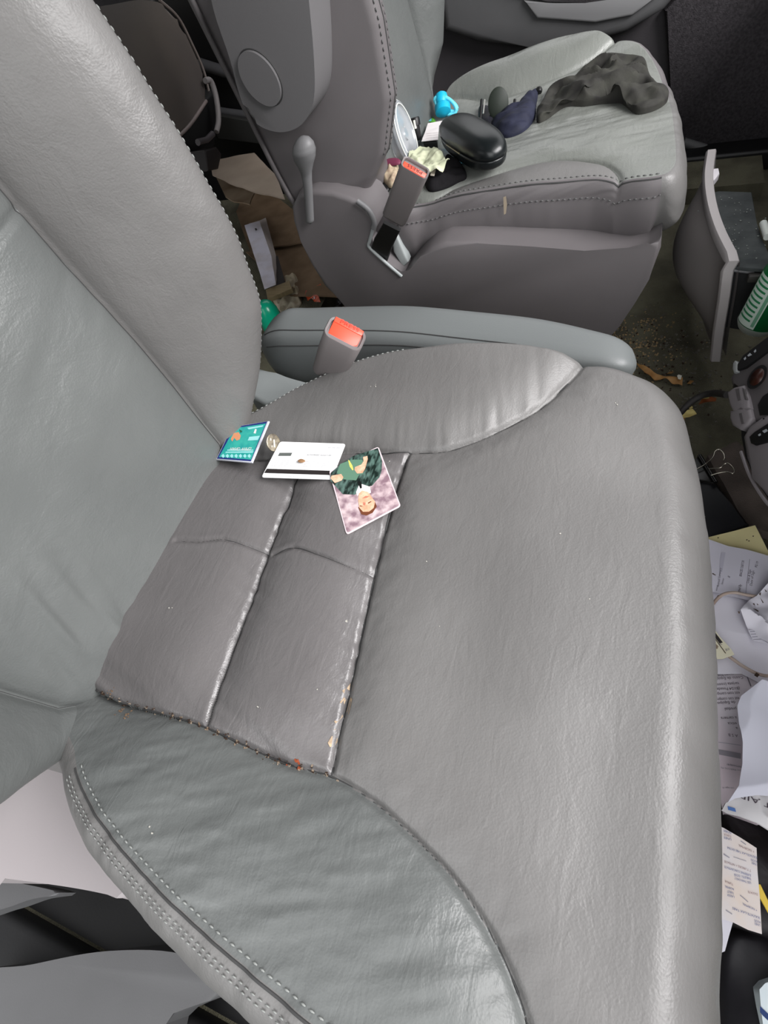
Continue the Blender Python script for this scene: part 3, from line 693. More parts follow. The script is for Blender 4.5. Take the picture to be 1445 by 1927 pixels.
def blob(name, px, z, h, m, parent=None, fold=None, rings=26, p=2.2, step=.004, smooth_outline=True, label=None, cat=None, group=None, keep=.15):
    base = z if callable(z) else (lambda x, y: np.full(np.shape(x), float(z)))
    pts = []
    for u, v in px:
        q = az(u, v, z if not callable(z) else .38)
        if callable(z):
            for _ in range(4): q = az(u, v, float(base(np.array([q[0]]), np.array([q[1]]))[0]))
        pts.append(q[:2])
    O = catmull(pts, max(30, int(sum(np.linalg.norm(np.array(a)-b) for a, b in zip(pts, pts[1:]+pts[:1]))/step)), True) if smooth_outline else dens(pts, step)
    c = O.mean(0); n = len(O); top = []
    for r in np.sin(np.linspace(.001, 1, rings)*math.pi/2):
        P = c+(O-c)*r; hh = h*((1-r**p)**(1/p)*(1-keep)+keep); f = fold(P[:, 0], P[:, 1])*min(1, (1-r)*5) if fold else 0
        top.append(np.column_stack([P, base(P[:, 0], P[:, 1])+hh+f]))
    top.append(np.column_stack([O, base(O[:, 0], O[:, 1])+.0005])); Tt = np.vstack(top); R = len(top)
    fs = [[i_*n+k, i_*n+(k+1) % n, (i_+1)*n+(k+1) % n, (i_+1)*n+k] for i_ in range(R-1) for k in range(n)]
    fs.append([(R-1)*n+k for k in range(n)][::-1])
    bm = bmesh.new(); vv = [bm.verts.new(q) for q in Tt]
    for f in fs: bm.faces.new([vv[q] for q in f])
    o = from_bm(name, bm, m, parent, True, 60)
    if label: tag(o, label, cat, group)
    return o
def ridge(x, y, sx_, sy_, seed, k=1.0): return k*(1-np.abs(fbm(x*sx_, y*sy_, 2, seed))*1.4)
def planepts(px, p0, n): return [apl(u, v, p0, n) for u, v in px]
def rcorner(P, r, n=5):
    """round the corners of a 3D polygon"""
    out = []; N = len(P)
    for i_ in range(N):
        p = np.asarray(P[i_]); a = np.asarray(P[i_-1]); b = np.asarray(P[(i_+1) % N]); ra = p+nrm(a-p)*r; rb_ = p+nrm(b-p)*r
        for t in np.linspace(0, 1, n): out.append((1-t)**2*ra+2*t*(1-t)*p+t*t*rb_)
    return out

# ================================================================== things on the driver's seat
paper_w = mat('white_card', (.93, .93, .93), .35, .5)
ink = mat('printed_ink', (.40, .40, .42), .7); inkd = mat('dark_ink', (.14, .12, .12), .6); inkl = mat('pale_ink', (.66, .66, .68), .7)
def card_frame(corners, z, zs=None):
    """fit a plane through four corners at given heights"""
    zs = zs or [z]*4; return [az(u, v, q) for (u, v), q in zip(corners, zs)]
# white magnetic-stripe card
Q = card_frame([(528, 832), (650, 836), (624, 902), (492, 898)], 0, [.3862, .3885, .3875, .3862])
cn = nrm(np.cross(Q[1]-Q[0], Q[3]-Q[0])); cn = cn if cn[2] > 0 else -cn; c0 = sum(Q)/4
proj_ = lambda u, v, e=0.0: apl(u, v, c0+cn*e, cn)
Pc = rcorner([proj_(*q) for q in [(527, 831), (650, 835), (624, 902), (492, 898)]], .0032)
wc = slab('bank_card', Pc, -cn*.0009, paper_w, None, .0002, 1)
tag(wc, 'white plastic card with a black magnetic stripe lying face down on the driver seat', 'card')
def pr(name, px, e=.0002): return lambda m, par, f: pmesh(name, [f(u, v, e) for u, v in px], [list(range(len(px)))], m, par, False)
pr('magnetic_stripe', [(502, 882), (628, 886), (623, 894), (497, 890)])(inkd, wc, proj_)
pr('signature_box', [(526, 852), (550, 852), (547, 858), (523, 858)])(mat('signature_grey', (.36, .38, .37), .6), wc, proj_)
def ptxt(s, u, v, du, dv, h, m, par, f, e=.0003):
    p = f(u, v, e); q = f(u+du, v+dv, e); w = f(u-dv*.3, v-h, e); r = nrm(q-p); n_ = nrm(np.cross(f(10, 0, e)-f(0, 0, e), f(0, -10, e)-f(0, 0, e))); up = np.cross(n_, r)
    hh = abs((w-p)@up); return text('lettering', s, p, r, up*hh, m, par, fit=np.linalg.norm(q-p))
ptxt('800 000 0000', 617, 843.5, 23, .6, 2.6, inkl, wc, proj_); ptxt('AUTHORIZED SIGNATURE', 577, 857, 46, 1.2, 2.6, ink, wc, proj_)
for k in range(4): ptxt('this card is issued subject to the terms and conditions of the cardholder agreement', 516-k*2.2, 867.5+k*3, 108, 2.6, 1.7, inkl, wc, proj_)
ptxt('call customer service on the number above if found please return this card', 505, 895.5, 92, 3.4, 1.8, inkl, wc, proj_)
tag(blob('crumb', [(560, 868), (566, 864), (573, 866), (574, 869), (566, 871)], .3885, .0015, mat('crumb_brown', (.55, .42, .30), .8), None, step=.0008, rings=6), 'tiny brown crumb lying on the white card', 'crumb')
# portrait card
Q = card_frame([(712, 841), (753, 950), (652, 1006), (620, 888)], 0, [.3905, .3900, .3885, .3885])
cn2 = nrm(np.cross(Q[1]-Q[0], Q[3]-Q[0])); cn2 = cn2 if cn2[2] > 0 else -cn2; c2 = sum(Q)/4+V(0, 0, .001)
pj2 = lambda u, v, e=0.0: apl(u, v, c2+cn2*e, cn2)
Pc = rcorner([pj2(*q) for q in [(712, 840), (754, 952), (652, 1006), (619, 886)]], .0034)
mauve = mat('mottled_mauve_print', (.52, .42, .46), .3, .5, col2=(.80, .72, .73), vscale=85, vlo=.38, vhi=.62, detail=6)
pc = slab('photo_card', Pc, -cn2*.001, mat('card_edge_pink', (.88, .80, .82), .4), None, .0002, 1)
tag(pc, 'upside-down portrait card of a person in a green gown beside the white card', 'photo')
def pp(nm, px, m, e): return pmesh(nm, [pj2(u, v, e) for u, v in px], [list(range(len(px)))], m, pc, False)
gr1 = mat('print_dark_green', (.09, .14, .125), .3, .5, col2=(.33, .43, .40), vscale=230, vlo=.42, vhi=.62, stretch=(1, .35, 1, .7)); gr2 = mat('print_green', (.36, .50, .42), .3); skin = mat('print_skin', (.93, .74, .63), .3, col2=(.85, .60, .48), vscale=160)
hairm = mat('print_hair', (.42, .24, .16), .3); wht = mat('print_white', (.93, .90, .90), .3); yel = mat('print_yellow', (.86, .80, .40), .3); blk = mat('print_black', (.07, .08, .08), .3); lipm = mat('print_shade', (.74, .46, .38), .3)
Pb = rcorner([pj2(u, v, .0002) for u, v in [(711, 843), (752, 951), (653, 1003), (622, 888)]], .003)
pmesh('print_background', Pb, [list(range(len(Pb)))], mauve, pc, False)
pp('print_gown', [(711, 843), (719, 868), (718, 886), (714, 898), (700, 914), (691, 916), (680, 912), (672, 927), (668, 931), (645, 930), (622, 905), (622, 890), (638, 876), (665, 858), (690, 850)], gr1, .0003)
pp('print_folder', [(661, 865), (681, 865), (688, 874), (683, 892), (676, 893), (670, 904), (645, 902), (634, 889), (640, 873)], gr2, .0004)
pp('print_hand', [(683, 860), (691, 858), (692, 864), (687, 882), (682, 890), (672, 891), (667, 884), (668, 879), (680, 874), (684, 868)], skin, .00045)
pp('print_hand', [(624, 895), (642, 892), (646, 898), (643, 904), (630, 909), (622, 900)], skin, .00045)
pp('print_cord', [(655, 866), (657, 866), (663, 876), (665, 884), (663, 885), (658, 878)], yel, .00046)
pp('print_collar', [(681, 911), (696, 916), (698, 927), (692, 930), (680, 928), (672, 933), (670, 926), (675, 914)], wht, .00045)
pp('print_bow', [(675, 904), (680, 908), (681, 918), (678, 920), (673, 908)], blk, .0005)
pp('print_hair', [(674, 955), (680, 968), (690, 970), (701, 965), (709, 953), (706, 945), (703, 940), (690, 940)], hairm, .0005)
pp('print_face', [(675, 929), (681, 923), (693, 926), (701, 938), (706, 944), (703, 956), (694, 963), (683, 963), (676, 955), (674, 942)], skin, .0006)
pp('print_mouth', [(681, 938), (688, 933), (695, 934), (690, 937)], lipm, .0007)
pp('print_nose', [(683, 945), (688, 946), (687, 951), (683, 950)], lipm, .0007)
pp('print_eye', [(677, 951), (682, 952), (682, 953), (677, 953)], hairm, .0007); pp('print_eye', [(692, 946), (698, 943), (699, 944), (693, 948)], hairm, .0007)
# sachet
Q = card_frame([(433, 804), (506, 792), (474, 869), (411, 864)], 0, [.381, .391, .3855, .380])
cn3 = nrm(np.cross(Q[1]-Q[0], Q[3]-Q[0])); cn3 = cn3 if cn3[2] > 0 else -cn3; c3 = sum(Q)/4+V(0, 0, .002)
pj3 = lambda u, v, e=0.0: apl(u, v, c3+cn3*e, cn3)
sc_ = slab('wipe_sachet', [pj3(*q) for q in [(436, 803), (506, 792), (474, 870), (406, 864)]], -cn3*.0022, mat('sachet_silver', (.75, .76, .80), .3, .6), None, .0006, 2)
tag(sc_, 'flat teal and navy foil sachet tucked against the driver backrest', 'sachet')
def ps3(nm, px, m, e): return pmesh(nm, [pj3(u, v, e) for u, v in px], [list(range(len(px)))], m, sc_, False)
teal = mat('sachet_teal', (.13, .62, .60), .3, .5, col2=(.22, .70, .64), vscale=90); navy = mat('sachet_navy', (.10, .17, .45), .3); aqua = mat('sachet_aqua', (.62, .88, .88), .35)
ps3('navy_border', [(437, 804), (503, 793), (472, 868), (408, 863)], navy, .0002)
ps3('teal_print', [(441, 806), (500, 797), (472, 865), (412, 860)], teal, .0003)
ps3('fruit_print', [(434, 826), (440, 815), (449, 813), (453, 820), (451, 827), (445, 829), (441, 824), (437, 831)], mat('sachet_peach', (.85, .58, .42), .35), .0004)
ps3('leaf_print', [(450, 808), (456, 811), (453, 815)], mat('sachet_leaf', (.10, .35, .25), .4), .0005)
ps3('drop_print', [(477, 815), (480, 807), (483, 808), (481, 816)], wht, .0004)
for L in ([(469, 822), (489, 820), (485, 828), (466, 829)], [(465, 805), (496, 800), (494, 803), (468, 808)], [(428, 846), (477, 846), (476, 848), (427, 848)], [(425, 850), (477, 849), (475, 852), (424, 852)]): ps3('aqua_print', L, aqua, .0004)
ptxt('HAND WIPES', 434, 842, 40, .0, 6, wht, sc_, pj3, .0005)
ptxt('XXXXXXX MOIST', 416, 862, 58, 2.0, 6, aqua, sc_, pj3, .0005) if False else [ps3('scallop_print', [(416+k*8.2, 858), (420+k*8.2, 854), (423+k*8.2, 858), (420+k*8.2, 862)], aqua, .0005) for k in range(7)]
# coin leaning behind the card
cc = az(514, 833, .392); dv_ = nrm(CAM_LOC-cc); axn = nrm(dv_*.66+RT*.70+UP*.15)
cm = mat('coin_metal', (.66, .62, .54), .35, .5, metal=.75, col2=(.50, .47, .42), vscale=200)
co_ = lathe('coin', cc-axn*.001, axn, [(0, 0), (.0105, 0), (.0112, .0004), (.0112, .0018), (.0105, .0022), (.0098, .0022), (.0097, .0017), (0, .0017)], cm, None, 40)
tag(co_, 'worn silver coin standing on edge between the sachet and the white card', 'coin')
ctr, t2, _ = frame(axn, UP)
for a, b_, w, h_ in ((.001, -.001, .0022, .0095), (-.0045, .0035, .0016, .003), (-.003, -.005, .001, .002)):
    p = cc+axn*.0009; E1, E2 = ctr, t2
    pmesh('coin_relief', [p+E1*(a+sx_*w/2)+E2*(b_+sy_*h_/2) for sx_, sy_ in ((-1, -1), (1, -1), (1, 1), (-1, 1))], [[0, 1, 2, 3]], mat('coin_white', (.85, .84, .80), .4), co_, False)
# grit along the seat seams
def grit(name, path, H, n, m, size, spread, parent, seed=1):
    rs = np.random.RandomState(seed); parts = []
    for _ in range(n):
        k = rs.randint(len(path)); p = np.array(path[k][:2])+rs.randn(2)*spread; z = float(H(np.array([p[0]]), np.array([p[1]]))[0]); s = size*(.5+rs.rand())
        v = rs.randn(8, 3)*.25+np.array([[x, y, w] for x in (-1, 1) for y in (-1, 1) for w in (-1, 1)]); v = v*s*np.array([1, .7, .5])*.5
        a = rs.rand()*6.28; Rz = np.array([[math.cos(a), -math.sin(a), 0], [math.sin(a), math.cos(a), 0], [0, 0, 1]])
        parts.append((v@Rz.T+V(p[0], p[1], z+s*.3), [[0, 1, 3, 2], [4, 6, 7, 5], [0, 4, 5, 1], [2, 3, 7, 6], [0, 2, 6, 4], [1, 5, 7, 3]]))
    v, f = join_vf(parts); o = pmesh(name, v, f, m, parent, False); o['kind'] = 'stuff'; return o
gt = mat('crumb_tan', (.44, .37, .30), .85, col2=(.56, .51, .45), vscale=60); gd = mat('crumb_dark', (.20, .14, .10), .9)
sS1 = [p for p in S1 if -.03 < p[0] < .26]
grit('crumbs', sS1, Hn, 170, gt, .0012, .0010, ds, 2); grit('crumbs', sS1, Hn, 150, gd, .0013, .0014, ds, 3)
grit('crumbs', x2([(541, 1440), (565, 1444), (563, 1438)]), Hn, 5, mat('crumb_rust', (.50, .22, .10), .8), .0025, .001, ds, 4)
grit('crumbs', x2([(205, 1300), (212, 1330), (230, 1340)]), Hn, 30, mat('crumb_brown2', (.40, .32, .25), .8), .0012, .002, ds, 5)
lint = [(rs_[0], rs_[1]) for rs_ in np.random.RandomState(8).rand(26, 2)*np.array([.5, .55])+np.array([0, 0])]
grit('lint', lint, Hn, 22, mat('lint_white', (.66, .65, .62), .8), .0010, .002, ds, 9)
# worn-off patches where the leather has cracked through to tan backing
wr = mat('bare_leather_tan', (.66, .58, .48), .85, col2=(.52, .45, .38), vscale=150)
for L in ([(617, 1398), (624, 1386), (634, 1384), (636, 1396), (630, 1404), (621, 1406)], [(640, 1322), (648, 1312), (652, 1316), (647, 1330)], [(629, 1358), (645, 1345), (646, 1349), (632, 1362)], [(644, 1300), (650, 1296), (648, 1306)], [(652, 1340), (660, 1312), (663, 1316), (656, 1345)], [(628, 1374), (637, 1369), (637, 1374)], [(652, 1296), (660, 1286), (658, 1300)]):
    P = on_top(L, Hn, .37, 4, .0006); pmesh('worn_patch', P, [list(range(len(P)))], wr, ds, False)
P = on_top([(947, 371), (952, 369), (954, 385), (952, 402), (948, 404)], Hf, .38, 2); P = [ay(u, v, 1.012) for u, v in [(947, 371), (952, 369), (954, 385), (952, 402), (948, 404)]]
pmesh('scuff', P, [list(range(5))], mat('scuff_tan', (.60, .55, .48), .8), ps, False)
# ================================================================== clutter on the passenger seat
def surf(u, v, dz=0): return on_top([(u, v)], Hf, .38, 4, dz)[0]
clear = mat('clear_plastic', (.90, .92, .94), .16, .6, trans=.62, ior=1.4)
# clear tub on its side
_s = surf(768, 300, 0); c = ay(759, 254, _s[1]-.005); axc = nrm(RT*.86-FW*.45+UP*.12)
jar = lathe('clear_tub', c-axc*.012, axc, [(0, -.012), (.045, -.012), (.049, -.006), (.051, .010), (.056, .011), (.057, .016), (.056, .020), (.050, .021), (.047, .017), (.030, .014), (.012, .016), (.010, .019), (0, .019)], clear, None, 44, UP)
tag(jar, 'clear plastic tub on its side against the passenger backrest', 'container')
for r_, h_ in ((.0565, .018), (.050, .021), (.0485, -.004)):
    X, Y_, Z = frame(axc, UP); pth = [c-axc*.012+Z*h_+(X*math.cos(t)+Y_*math.sin(t))*r_ for t in np.linspace(0, 2*math.pi, 49)]
    tube_obj('rim', pth, .0012, mat('rim_frost', (.86, .87, .85), .35), jar, 6)
lathe('blue_label', c+axc*.003-UP*.036+RT*.002, axc, [(0, 0), (.011, 0), (.011, .001), (0, .001)], mat('label_blue', (.30, .36, .62), .4), jar, 18)
# marker pen
p1 = surf(789, 276, .012); p0 = ay(780, 221, p1[1]+.01)
mk = empty('marker_pen', p0, 'black marker pen with a white clip between the clear tub and the white tag', 'pen')
d_ = p1-p0; tube_obj('cap', [p0, p0+d_*.06, p0+d_*.35], [.0085, .0098, .0098], M['black'], mk, 14); tube_obj('barrel', [p0+d_*.35, p0+d_*.9, p1], [.0072, .0080, .005], M['black'], mk, 14)
tube_obj('clip', [p0+d_*.25+V(.0, -.006, .008), p0+d_*.62+V(0, -.006, .008)], .003, mat('clip_white', (.80, .80, .76), .5), mk, 8)
# blue rubber toy with loop
cy = mat('cyan_rubber', (.05, .66, .80), .45, .5); cyl_ = mat('light_cyan_rubber', (.38, .80, .88), .45, .5)
q0 = surf(836, 228, .012); q1 = q0+UP*.046-RT*.006
ty = empty('rubber_toy', q0, 'bright blue rubber toy with a pale blue loop round its waist behind the black case', 'toy')
tube_obj('body', [q0, q0+(q1-q0)*.12, q0+(q1-q0)*.4, q0+(q1-q0)*.52, q0+(q1-q0)*.66, q0+(q1-q0)*.9, q1+(q1-q0)*.06], [.004, .0165, .017, .011, .014, .013, .004], cy, ty, 22)
lc = q0+(q1-q0)*.5+RT*.008
for k, (a_, b_, o_) in enumerate(((.024, .010, 0), (.022, .014, -.003))):
    tube_obj('loop', [lc+RT*a_*math.cos(t)+(UP*.75-FW*.6)*b_*math.sin(t)+UP*(o_-.010*math.cos(t)) for t in np.linspace(0, 2*math.pi, 33)], .0036, cyl_, ty, 10)
# white tag
fw_ = mat('tag_white', (.90, .88, .88), .6)
o, fz = sheet('paper_tag', [(805, 232), (833, 227), (826, 236), (824, 263), (793, 266)], lambda x, y: Hf(x, y)+.016, fw_, label='white paper tag with faint printing left of the black case', cat='paper')
for k in range(4): text_on('lettering', 'FGHIO AONT', 800, 242+k*5, 24, -1.5, 3, fz, mat('tag_ink', (.70, .66, .66), .7), o, .40)
o = slab('black_box', [surf(u, v, .012) for u, v in [(796, 267), (824, 264), (824, 278), (800, 280)]], (0, 0, -.012), M['black'], None, .002); tag(o, 'small black box under the white paper tag', 'box')
# cream round filter paper
crm = mat('cream_paper', (.80, .81, .70), .8, .2, col2=(.74, .76, .65), vscale=60)
o, fz = sheet('paper_disc', [(768, 292), (775, 281), (790, 275), (806, 273), (820, 277), (832, 287), (838, 296), (846, 299), (838, 308), (832, 318), (822, 321), (808, 321), (790, 312)], lambda x, y: Hf(x, y)+.030, crm, fold=lambda x, y: .008*fbm(x*30, y*30, 2, 31)+.004*fbm(x*80, y*80, 2, 32), th=.0012, label='crumpled cream paper disc behind the passenger seatbelt buckle', cat='paper')
blob('black_pouch', [(800, 322), (830, 318), (848, 300), (878, 330), (860, 345), (815, 362), (800, 350)], Hf, .016, mat('black_cloth', (.075, .07, .08), .85, .2, bump=.5, bscale=300), fold=lambda x, y: .004*fbm(x*60, y*60, 2, 33), label='flat black cloth pouch under the cream paper disc', cat='pouch')
o = slab('paper_scrap', [surf(u, v, .020) for u, v in [(815, 340), (823, 341), (820, 352), (813, 351)]], (0, 0, -.001), mat('scrap_white', (.88, .84, .78), .7), None); tag(o, 'tiny white scrap on the black pouch near the seat edge', 'paper')
o = slab('paper_scrap', [surf(u, v, .002) for u, v in [(882, 226), (910, 223), (912, 240), (895, 243)]], (0, 0, -.0015), fw_, None); tag(o, 'white paper corner sticking out behind the black case', 'paper')
gl = mat('wrapper_green', (.35, .62, .22), .5)
o, _z = sheet('candy_wrapper', [(797, 229), (806, 224), (814, 219), (820, 226), (808, 232), (800, 234)], lambda x, y: Hf(x, y)+.004, gl, fold=lambda x, y: .003*fbm(x*150, y*150, 2, 34), rings=6, label='tiny green and blue wrapper scrap beside the blue toy', cat='wrapper')
print_on('blue_corner', [(806, 222), (812, 221), (812, 227), (807, 228)], _z, cyl_, o, .38, .002)
# black clamshell case
a0 = surf(860, 284, .030); a1 = surf(925, 328, .030)
bk = mat('case_black', (.07, .085, .09), .30, .5, bump=.15, bscale=500, dist=.0004)
L_ = np.linalg.norm(a1-a0)/2+.031; cx_ = (a0+a1)/2+V(0, 0, .004); ex_ = nrm(a1-a0); ey_ = nrm(np.cross(V(0, 0, 1), ex_)); ez_ = np.cross(ex_, ey_)
cs = empty('glasses_case', cx_, 'glossy black rounded clamshell case lying open edge down on the passenger seat', 'case')
def superel(name, sgn, m, par, hx, hy, hz, gap):
    NU, NV = 44, 18; rg = []
    for j in range(NV+1):
        ph = j/NV*math.pi/2; z = hz*math.sin(ph)**.75; s = math.cos(ph)**.55 if j < NV else .001
        ring = []
        for t in np.linspace(0, 2*math.pi, NU, endpoint=False):
            x = hx*math.copysign(abs(math.cos(t))**.62, math.cos(t))*s; y = hy*math.copysign(abs(math.sin(t))**.85, math.sin(t))*s
            ring.append(cx_+ex_*x+ey_*y+ez_*sgn*(z+gap))
        rg.append(np.array(ring))
    return loft(name, rg, m, par)
superel('lid', 1, bk, cs, L_, .036, .030, .0008); superel('base', -1, bk, cs, L_*.98, .035, .026, .0008)
e0 = cx_-ey_*.0352-ex_*.035+ez_*-.001; tube_obj('hinge_strip', [e0, e0+ex_*.055], .0012, mat('brass_strip', (.62, .58, .45), .4), cs, 6)
# black clamp gadget
g0 = surf(938, 236, .010)
gd_ = empty('phone_clamp', g0, 'black clamp with a rounded dark green pad standing behind the black case', 'clamp')
pad = mat('pad_dark_green', (.10, .13, .10), .6)
pc_ = g0+UP*.032; ax_f = nrm(CAM_LOC-pc_)
lathe('pad', pc_, ax_f, [(0, -.006), (.016, -.006), (.020, -.002), (.020, .003), (.016, .006), (0, .007)], pad, gd_, 30, UP, (1.0, 1.35))
dark = M['black']
for dx in (-.036, .030): tube_obj('arm', [g0+RT*dx-UP*.002, g0+RT*(dx+.003)+UP*.040], .0028, dark, gd_, 8)
tube_obj('arm_highlight', [g0-RT*.030+UP*.012, g0-RT*.027+UP*.040], .0014, mat('highlight_silver', (.72, .72, .70), .3, metal=.5), gd_, 6)  # pale silver rod put in as the highlight on the left arm
tube_obj('cross_bar', [g0+RT*.022+UP*.012, g0+RT*.045+UP*.014], .003, mat('bar_silver', (.70, .68, .66), .35, metal=.5), gd_, 8)
blob('foot', [(903, 205), (918, 207), (930, 222), (925, 245), (905, 238), (900, 220)], Hf, .016, mat('dark_navy_fold', (.08, .08, .12), .6), gd_)
# navy drawstring pouch
nv = mat('navy_cloth', (.09, .10, .16), .75, .3, col2=(.14, .15, .22), vscale=40, bump=.3, bscale=300)
np_ = blob('navy_pouch', [(925, 236), (945, 222), (968, 214), (985, 196), (1003, 178), (1012, 176), (1009, 200), (1006, 225), (990, 245), (965, 258), (944, 260), (930, 252)], Hf, .022, nv, fold=lambda x, y: .006*fbm(x*22+y*30, y*60-x*25, 2, 41), label='crumpled navy blue drawstring pouch beside the black clamp', cat='pouch')
lathe('cord_knob', surf(1014, 178, .007), UP, [(0, -.006), (.006, -.004), (.007, 0), (.006, .004), (0, .006)], M['black'], np_, 14)
# crumpled dark garment
gmt = mat('charcoal_cloth', (.15, .145, .14), .8, .3, col2=(.21, .21, .19), vscale=30, bump=.3, bscale=400)
def gf(x, y): return .013*(1-np.abs(fbm(x*13+y*16, y*26-x*9, 2, 43))*1.9)+.004*fbm(x*50, y*60, 2, 44)-.006
g1_ = blob('dark_cloth', [(1016, 232), (1010, 216), (1022, 196), (1032, 178), (1052, 170), (1075, 160), (1100, 142), (1135, 130), (1175, 130), (1208, 133), (1220, 150), (1235, 168), (1257, 184), (1240, 205), (1198, 216), (1170, 196), (1140, 196), (1100, 201), (1060, 204)], Hf, .026, gmt, fold=gf, rings=44, step=.003, smooth_outline=True, keep=.3, label='crumpled charcoal cloth garment lying across the front of the passenger seat', cat='clothing')
# edge items by the backrest
tub_b = mat('foam_brown', (.55, .47, .40), .8, col2=(.70, .64, .54), vscale=120, bump=.4, bscale=200)
blob('crumpled_napkin', [(712, 322), (722, 310), (745, 308), (752, 330), (742, 352), (728, 352), (716, 340)], lambda x, y: Hf(x, y)+.008, .022, tub_b, fold=lambda x, y: .006*fbm(x*70, y*70, 2, 45), label='brown crumpled napkin left of the passenger buckle', cat='napkin')
blob('maroon_pouch', [(718, 305), (750, 302), (752, 310), (722, 314)], lambda x, y: Hf(x, y)+.028, .008, mat('maroon', (.42, .16, .26), .6), label='sliver of a maroon pouch above the brown napkin', cat='pouch')
o = blob('sunglasses', [(700, 350), (716, 336), (736, 350), (728, 372), (706, 370)], lambda x, y: Hf(x, y)+.003, .012, M['black'], label='black object with a silver rim at the foot of the passenger backrest', cat='glasses')
tube_obj('silver_rim', catmull([surf(u, v, .012) for u, v in [(700, 362), (712, 368), (724, 371)]], 12), .0018, mat('rim_silver', (.8, .8, .8), .3, metal=.6), o, 6)

# ================================================================== behind the seats: rear seat and rubbish
rm = mat('brown_grey_leather', (.37, .345, .335), .42, .5, col2=(.41, .38, .355), vscale=4, bump=.3, bscale=400, dist=.0008)
rs_e = empty('second_row_bench', (-.95, 1.5, 0), 'brown-grey second row bench glimpsed behind the driver backrest', 'car seat')
XR = -.8
P = catmull([ax(u, v, XR) for u, v in [(60, -40), (130, 16), (200, 10), (262, 0), (306, 8), (336, 40), (360, 88), (380, 135), (390, 178), (372, 210), (340, 252), (280, 190), (180, 120), (80, 60)]], 70)
slab('seat_cushion', P, (-.35, 0, 0), rm, rs_e, .09, 9)
tube_obj('piping', catmull([ax(u, v, XR+.002) for u, v in [(338, 255), (360, 232), (388, 190)]], 14), .005, mat('piping_light', (.55, .50, .49), .5), rs_e, 8)
tube_obj('welt', catmull([ax(u, v, XR-.05) for u, v in [(300, 0), (336, 34), (362, 84), (383, 132), (395, 180)]], 24), .004, mat('piping_tan', (.50, .46, .44), .5), rs_e, 6)
slab('seat_base', [ax(u, v, XR-.03) for u, v in [(330, 250), (388, 190), (405, 165), (412, 240), (400, 300), (380, 310)]], (-.3, 0, 0), M['black'], rs_e, .01)
tube_obj('grab_strap', catmull([ax(u, v, XR+.02) for u, v in [(386, 152), (396, 152), (405, 175), (410, 205), (411, 230), (407, 248)]], 24), .008, mat('strap_grey', (.55, .53, .53), .5), rs_e, 8)
tube_obj('latch', [ax(u, v, XR+.02) for u, v in [(372, 268), (388, 264), (400, 252)]], .009, mat('latch_grey', (.30, .28, .29), .4), rs_e, 8)
slab('foot', [ax(u, v, XR+.03) for u, v in [(385, 282), (408, 276), (418, 290), (412, 318), (392, 322)]], (-.1, 0, 0), mat('foot_dark', (.14, .12, .12), .5), rs_e, .006)

card_b = mat('stained_cardboard', (.50, .42, .34), .85, .15, col2=(.63, .56, .48), vscale=9, vlo=.4, vhi=.6, bump=.3, bscale=120)
card_d = mat('dark_cardboard', (.42, .35, .28), .9, .1, col2=(.50, .42, .34), vscale=14, bump=.3, bscale=120)
card_l = mat('pale_cardboard', (.66, .60, .54), .85, .1, col2=(.72, .66, .60), vscale=7, bump=.2, bscale=120)
fc = lambda a: (lambda x, y: a*fbm(x*5, y*5, 3, 51))
for nm_, L, z, m_, lb in (('cardboard_sheet', [(395, 300), (480, 292), (520, 330), (535, 372), (480, 362), (430, 345), (400, 330)], .21, card_l, 'pale dirty cardboard flap on the floor under the rear seat'),
    ('cardboard_sheet', [(405, 330), (440, 345), (480, 362), (470, 385), (440, 380), (425, 372)], .17, card_b, 'small tan cardboard flap behind the driver bolster'),
    ('cardboard_sheet', [(455, 372), (500, 358), (540, 385), (590, 430), (590, 452), (556, 456), (470, 472), (445, 400)], .095, card_d, 'dark brown creased cardboard sheet beside the white paper stack'),
    ('cardboard_sheet', [(462, 474), (600, 452), (640, 560), (600, 560), (520, 560), (512, 512)], .085, card_d, 'lower brown cardboard sheet beneath the dark gap'),
    ('cardboard_sheet', [(500, 480), (522, 480), (540, 545), (510, 560)], .09, mat('grey_card', (.27, .25, .25), .8), 'narrow dark grey card strip right of the white paper stack')):
    sheet(nm_, L, z, m_, fold=fc(.008), th=.004, label=lb, cat='cardboard')
wp = mat('soiled_white_paper', (.82, .81, .86), .7, .2, col2=(.74, .71, .72), vscale=16, vlo=.45, vhi=.75)
wp2 = mat('paper_edges', (.72, .68, .66), .8)
for k in range(4):
    L = [(460+k*9, 424-k*3), (488+k*4, 416-k*2), (510+k*3, 480), (517+k, 525), (519+k*0, 536-k*2), (498+k*2, 545-k), (486, 505)]
    sheet('paper_sheet', L, .130-k*.009, wp if k == 0 else wp2, fold=lambda x, y, k=k: .002*fbm(x*12, y*30, 2, 55), label=['topmost white sheet of the paper stack behind the driver seat, speckled with dirt', 'second sheet of the dirty paper stack behind the driver seat', 'third sheet of the dirty paper stack behind the driver seat', 'lowest sheet of the dirty paper stack behind the driver seat'][k], cat='paper', group='papers stacked behind the driver seat')
o = slab('paper_spot', [az(u, v, .134) for u, v in [(479, 430), (482, 429), (484, 432), (481, 434)]], (0, 0, -.0005), inkd, None); tag(o, 'tiny round black spot on the top white sheet', 'spot')
wd = slab('wood_strip', [az(u, v, .11) for u, v in [(500, 545), (544, 528), (549, 543), (503, 562)]], (0, 0, -.012), mat('pale_wood', (.63, .56, .43), .8, col2=(.56, .49, .37), vscale=20, stretch=(1, 8, 1)), None, .001)
tag(wd, 'short flat piece of pale wood below the white paper stack', 'wood')
tis = mat('dirty_tissue', (.82, .78, .70), .85, .1, col2=(.66, .60, .50), vscale=25)
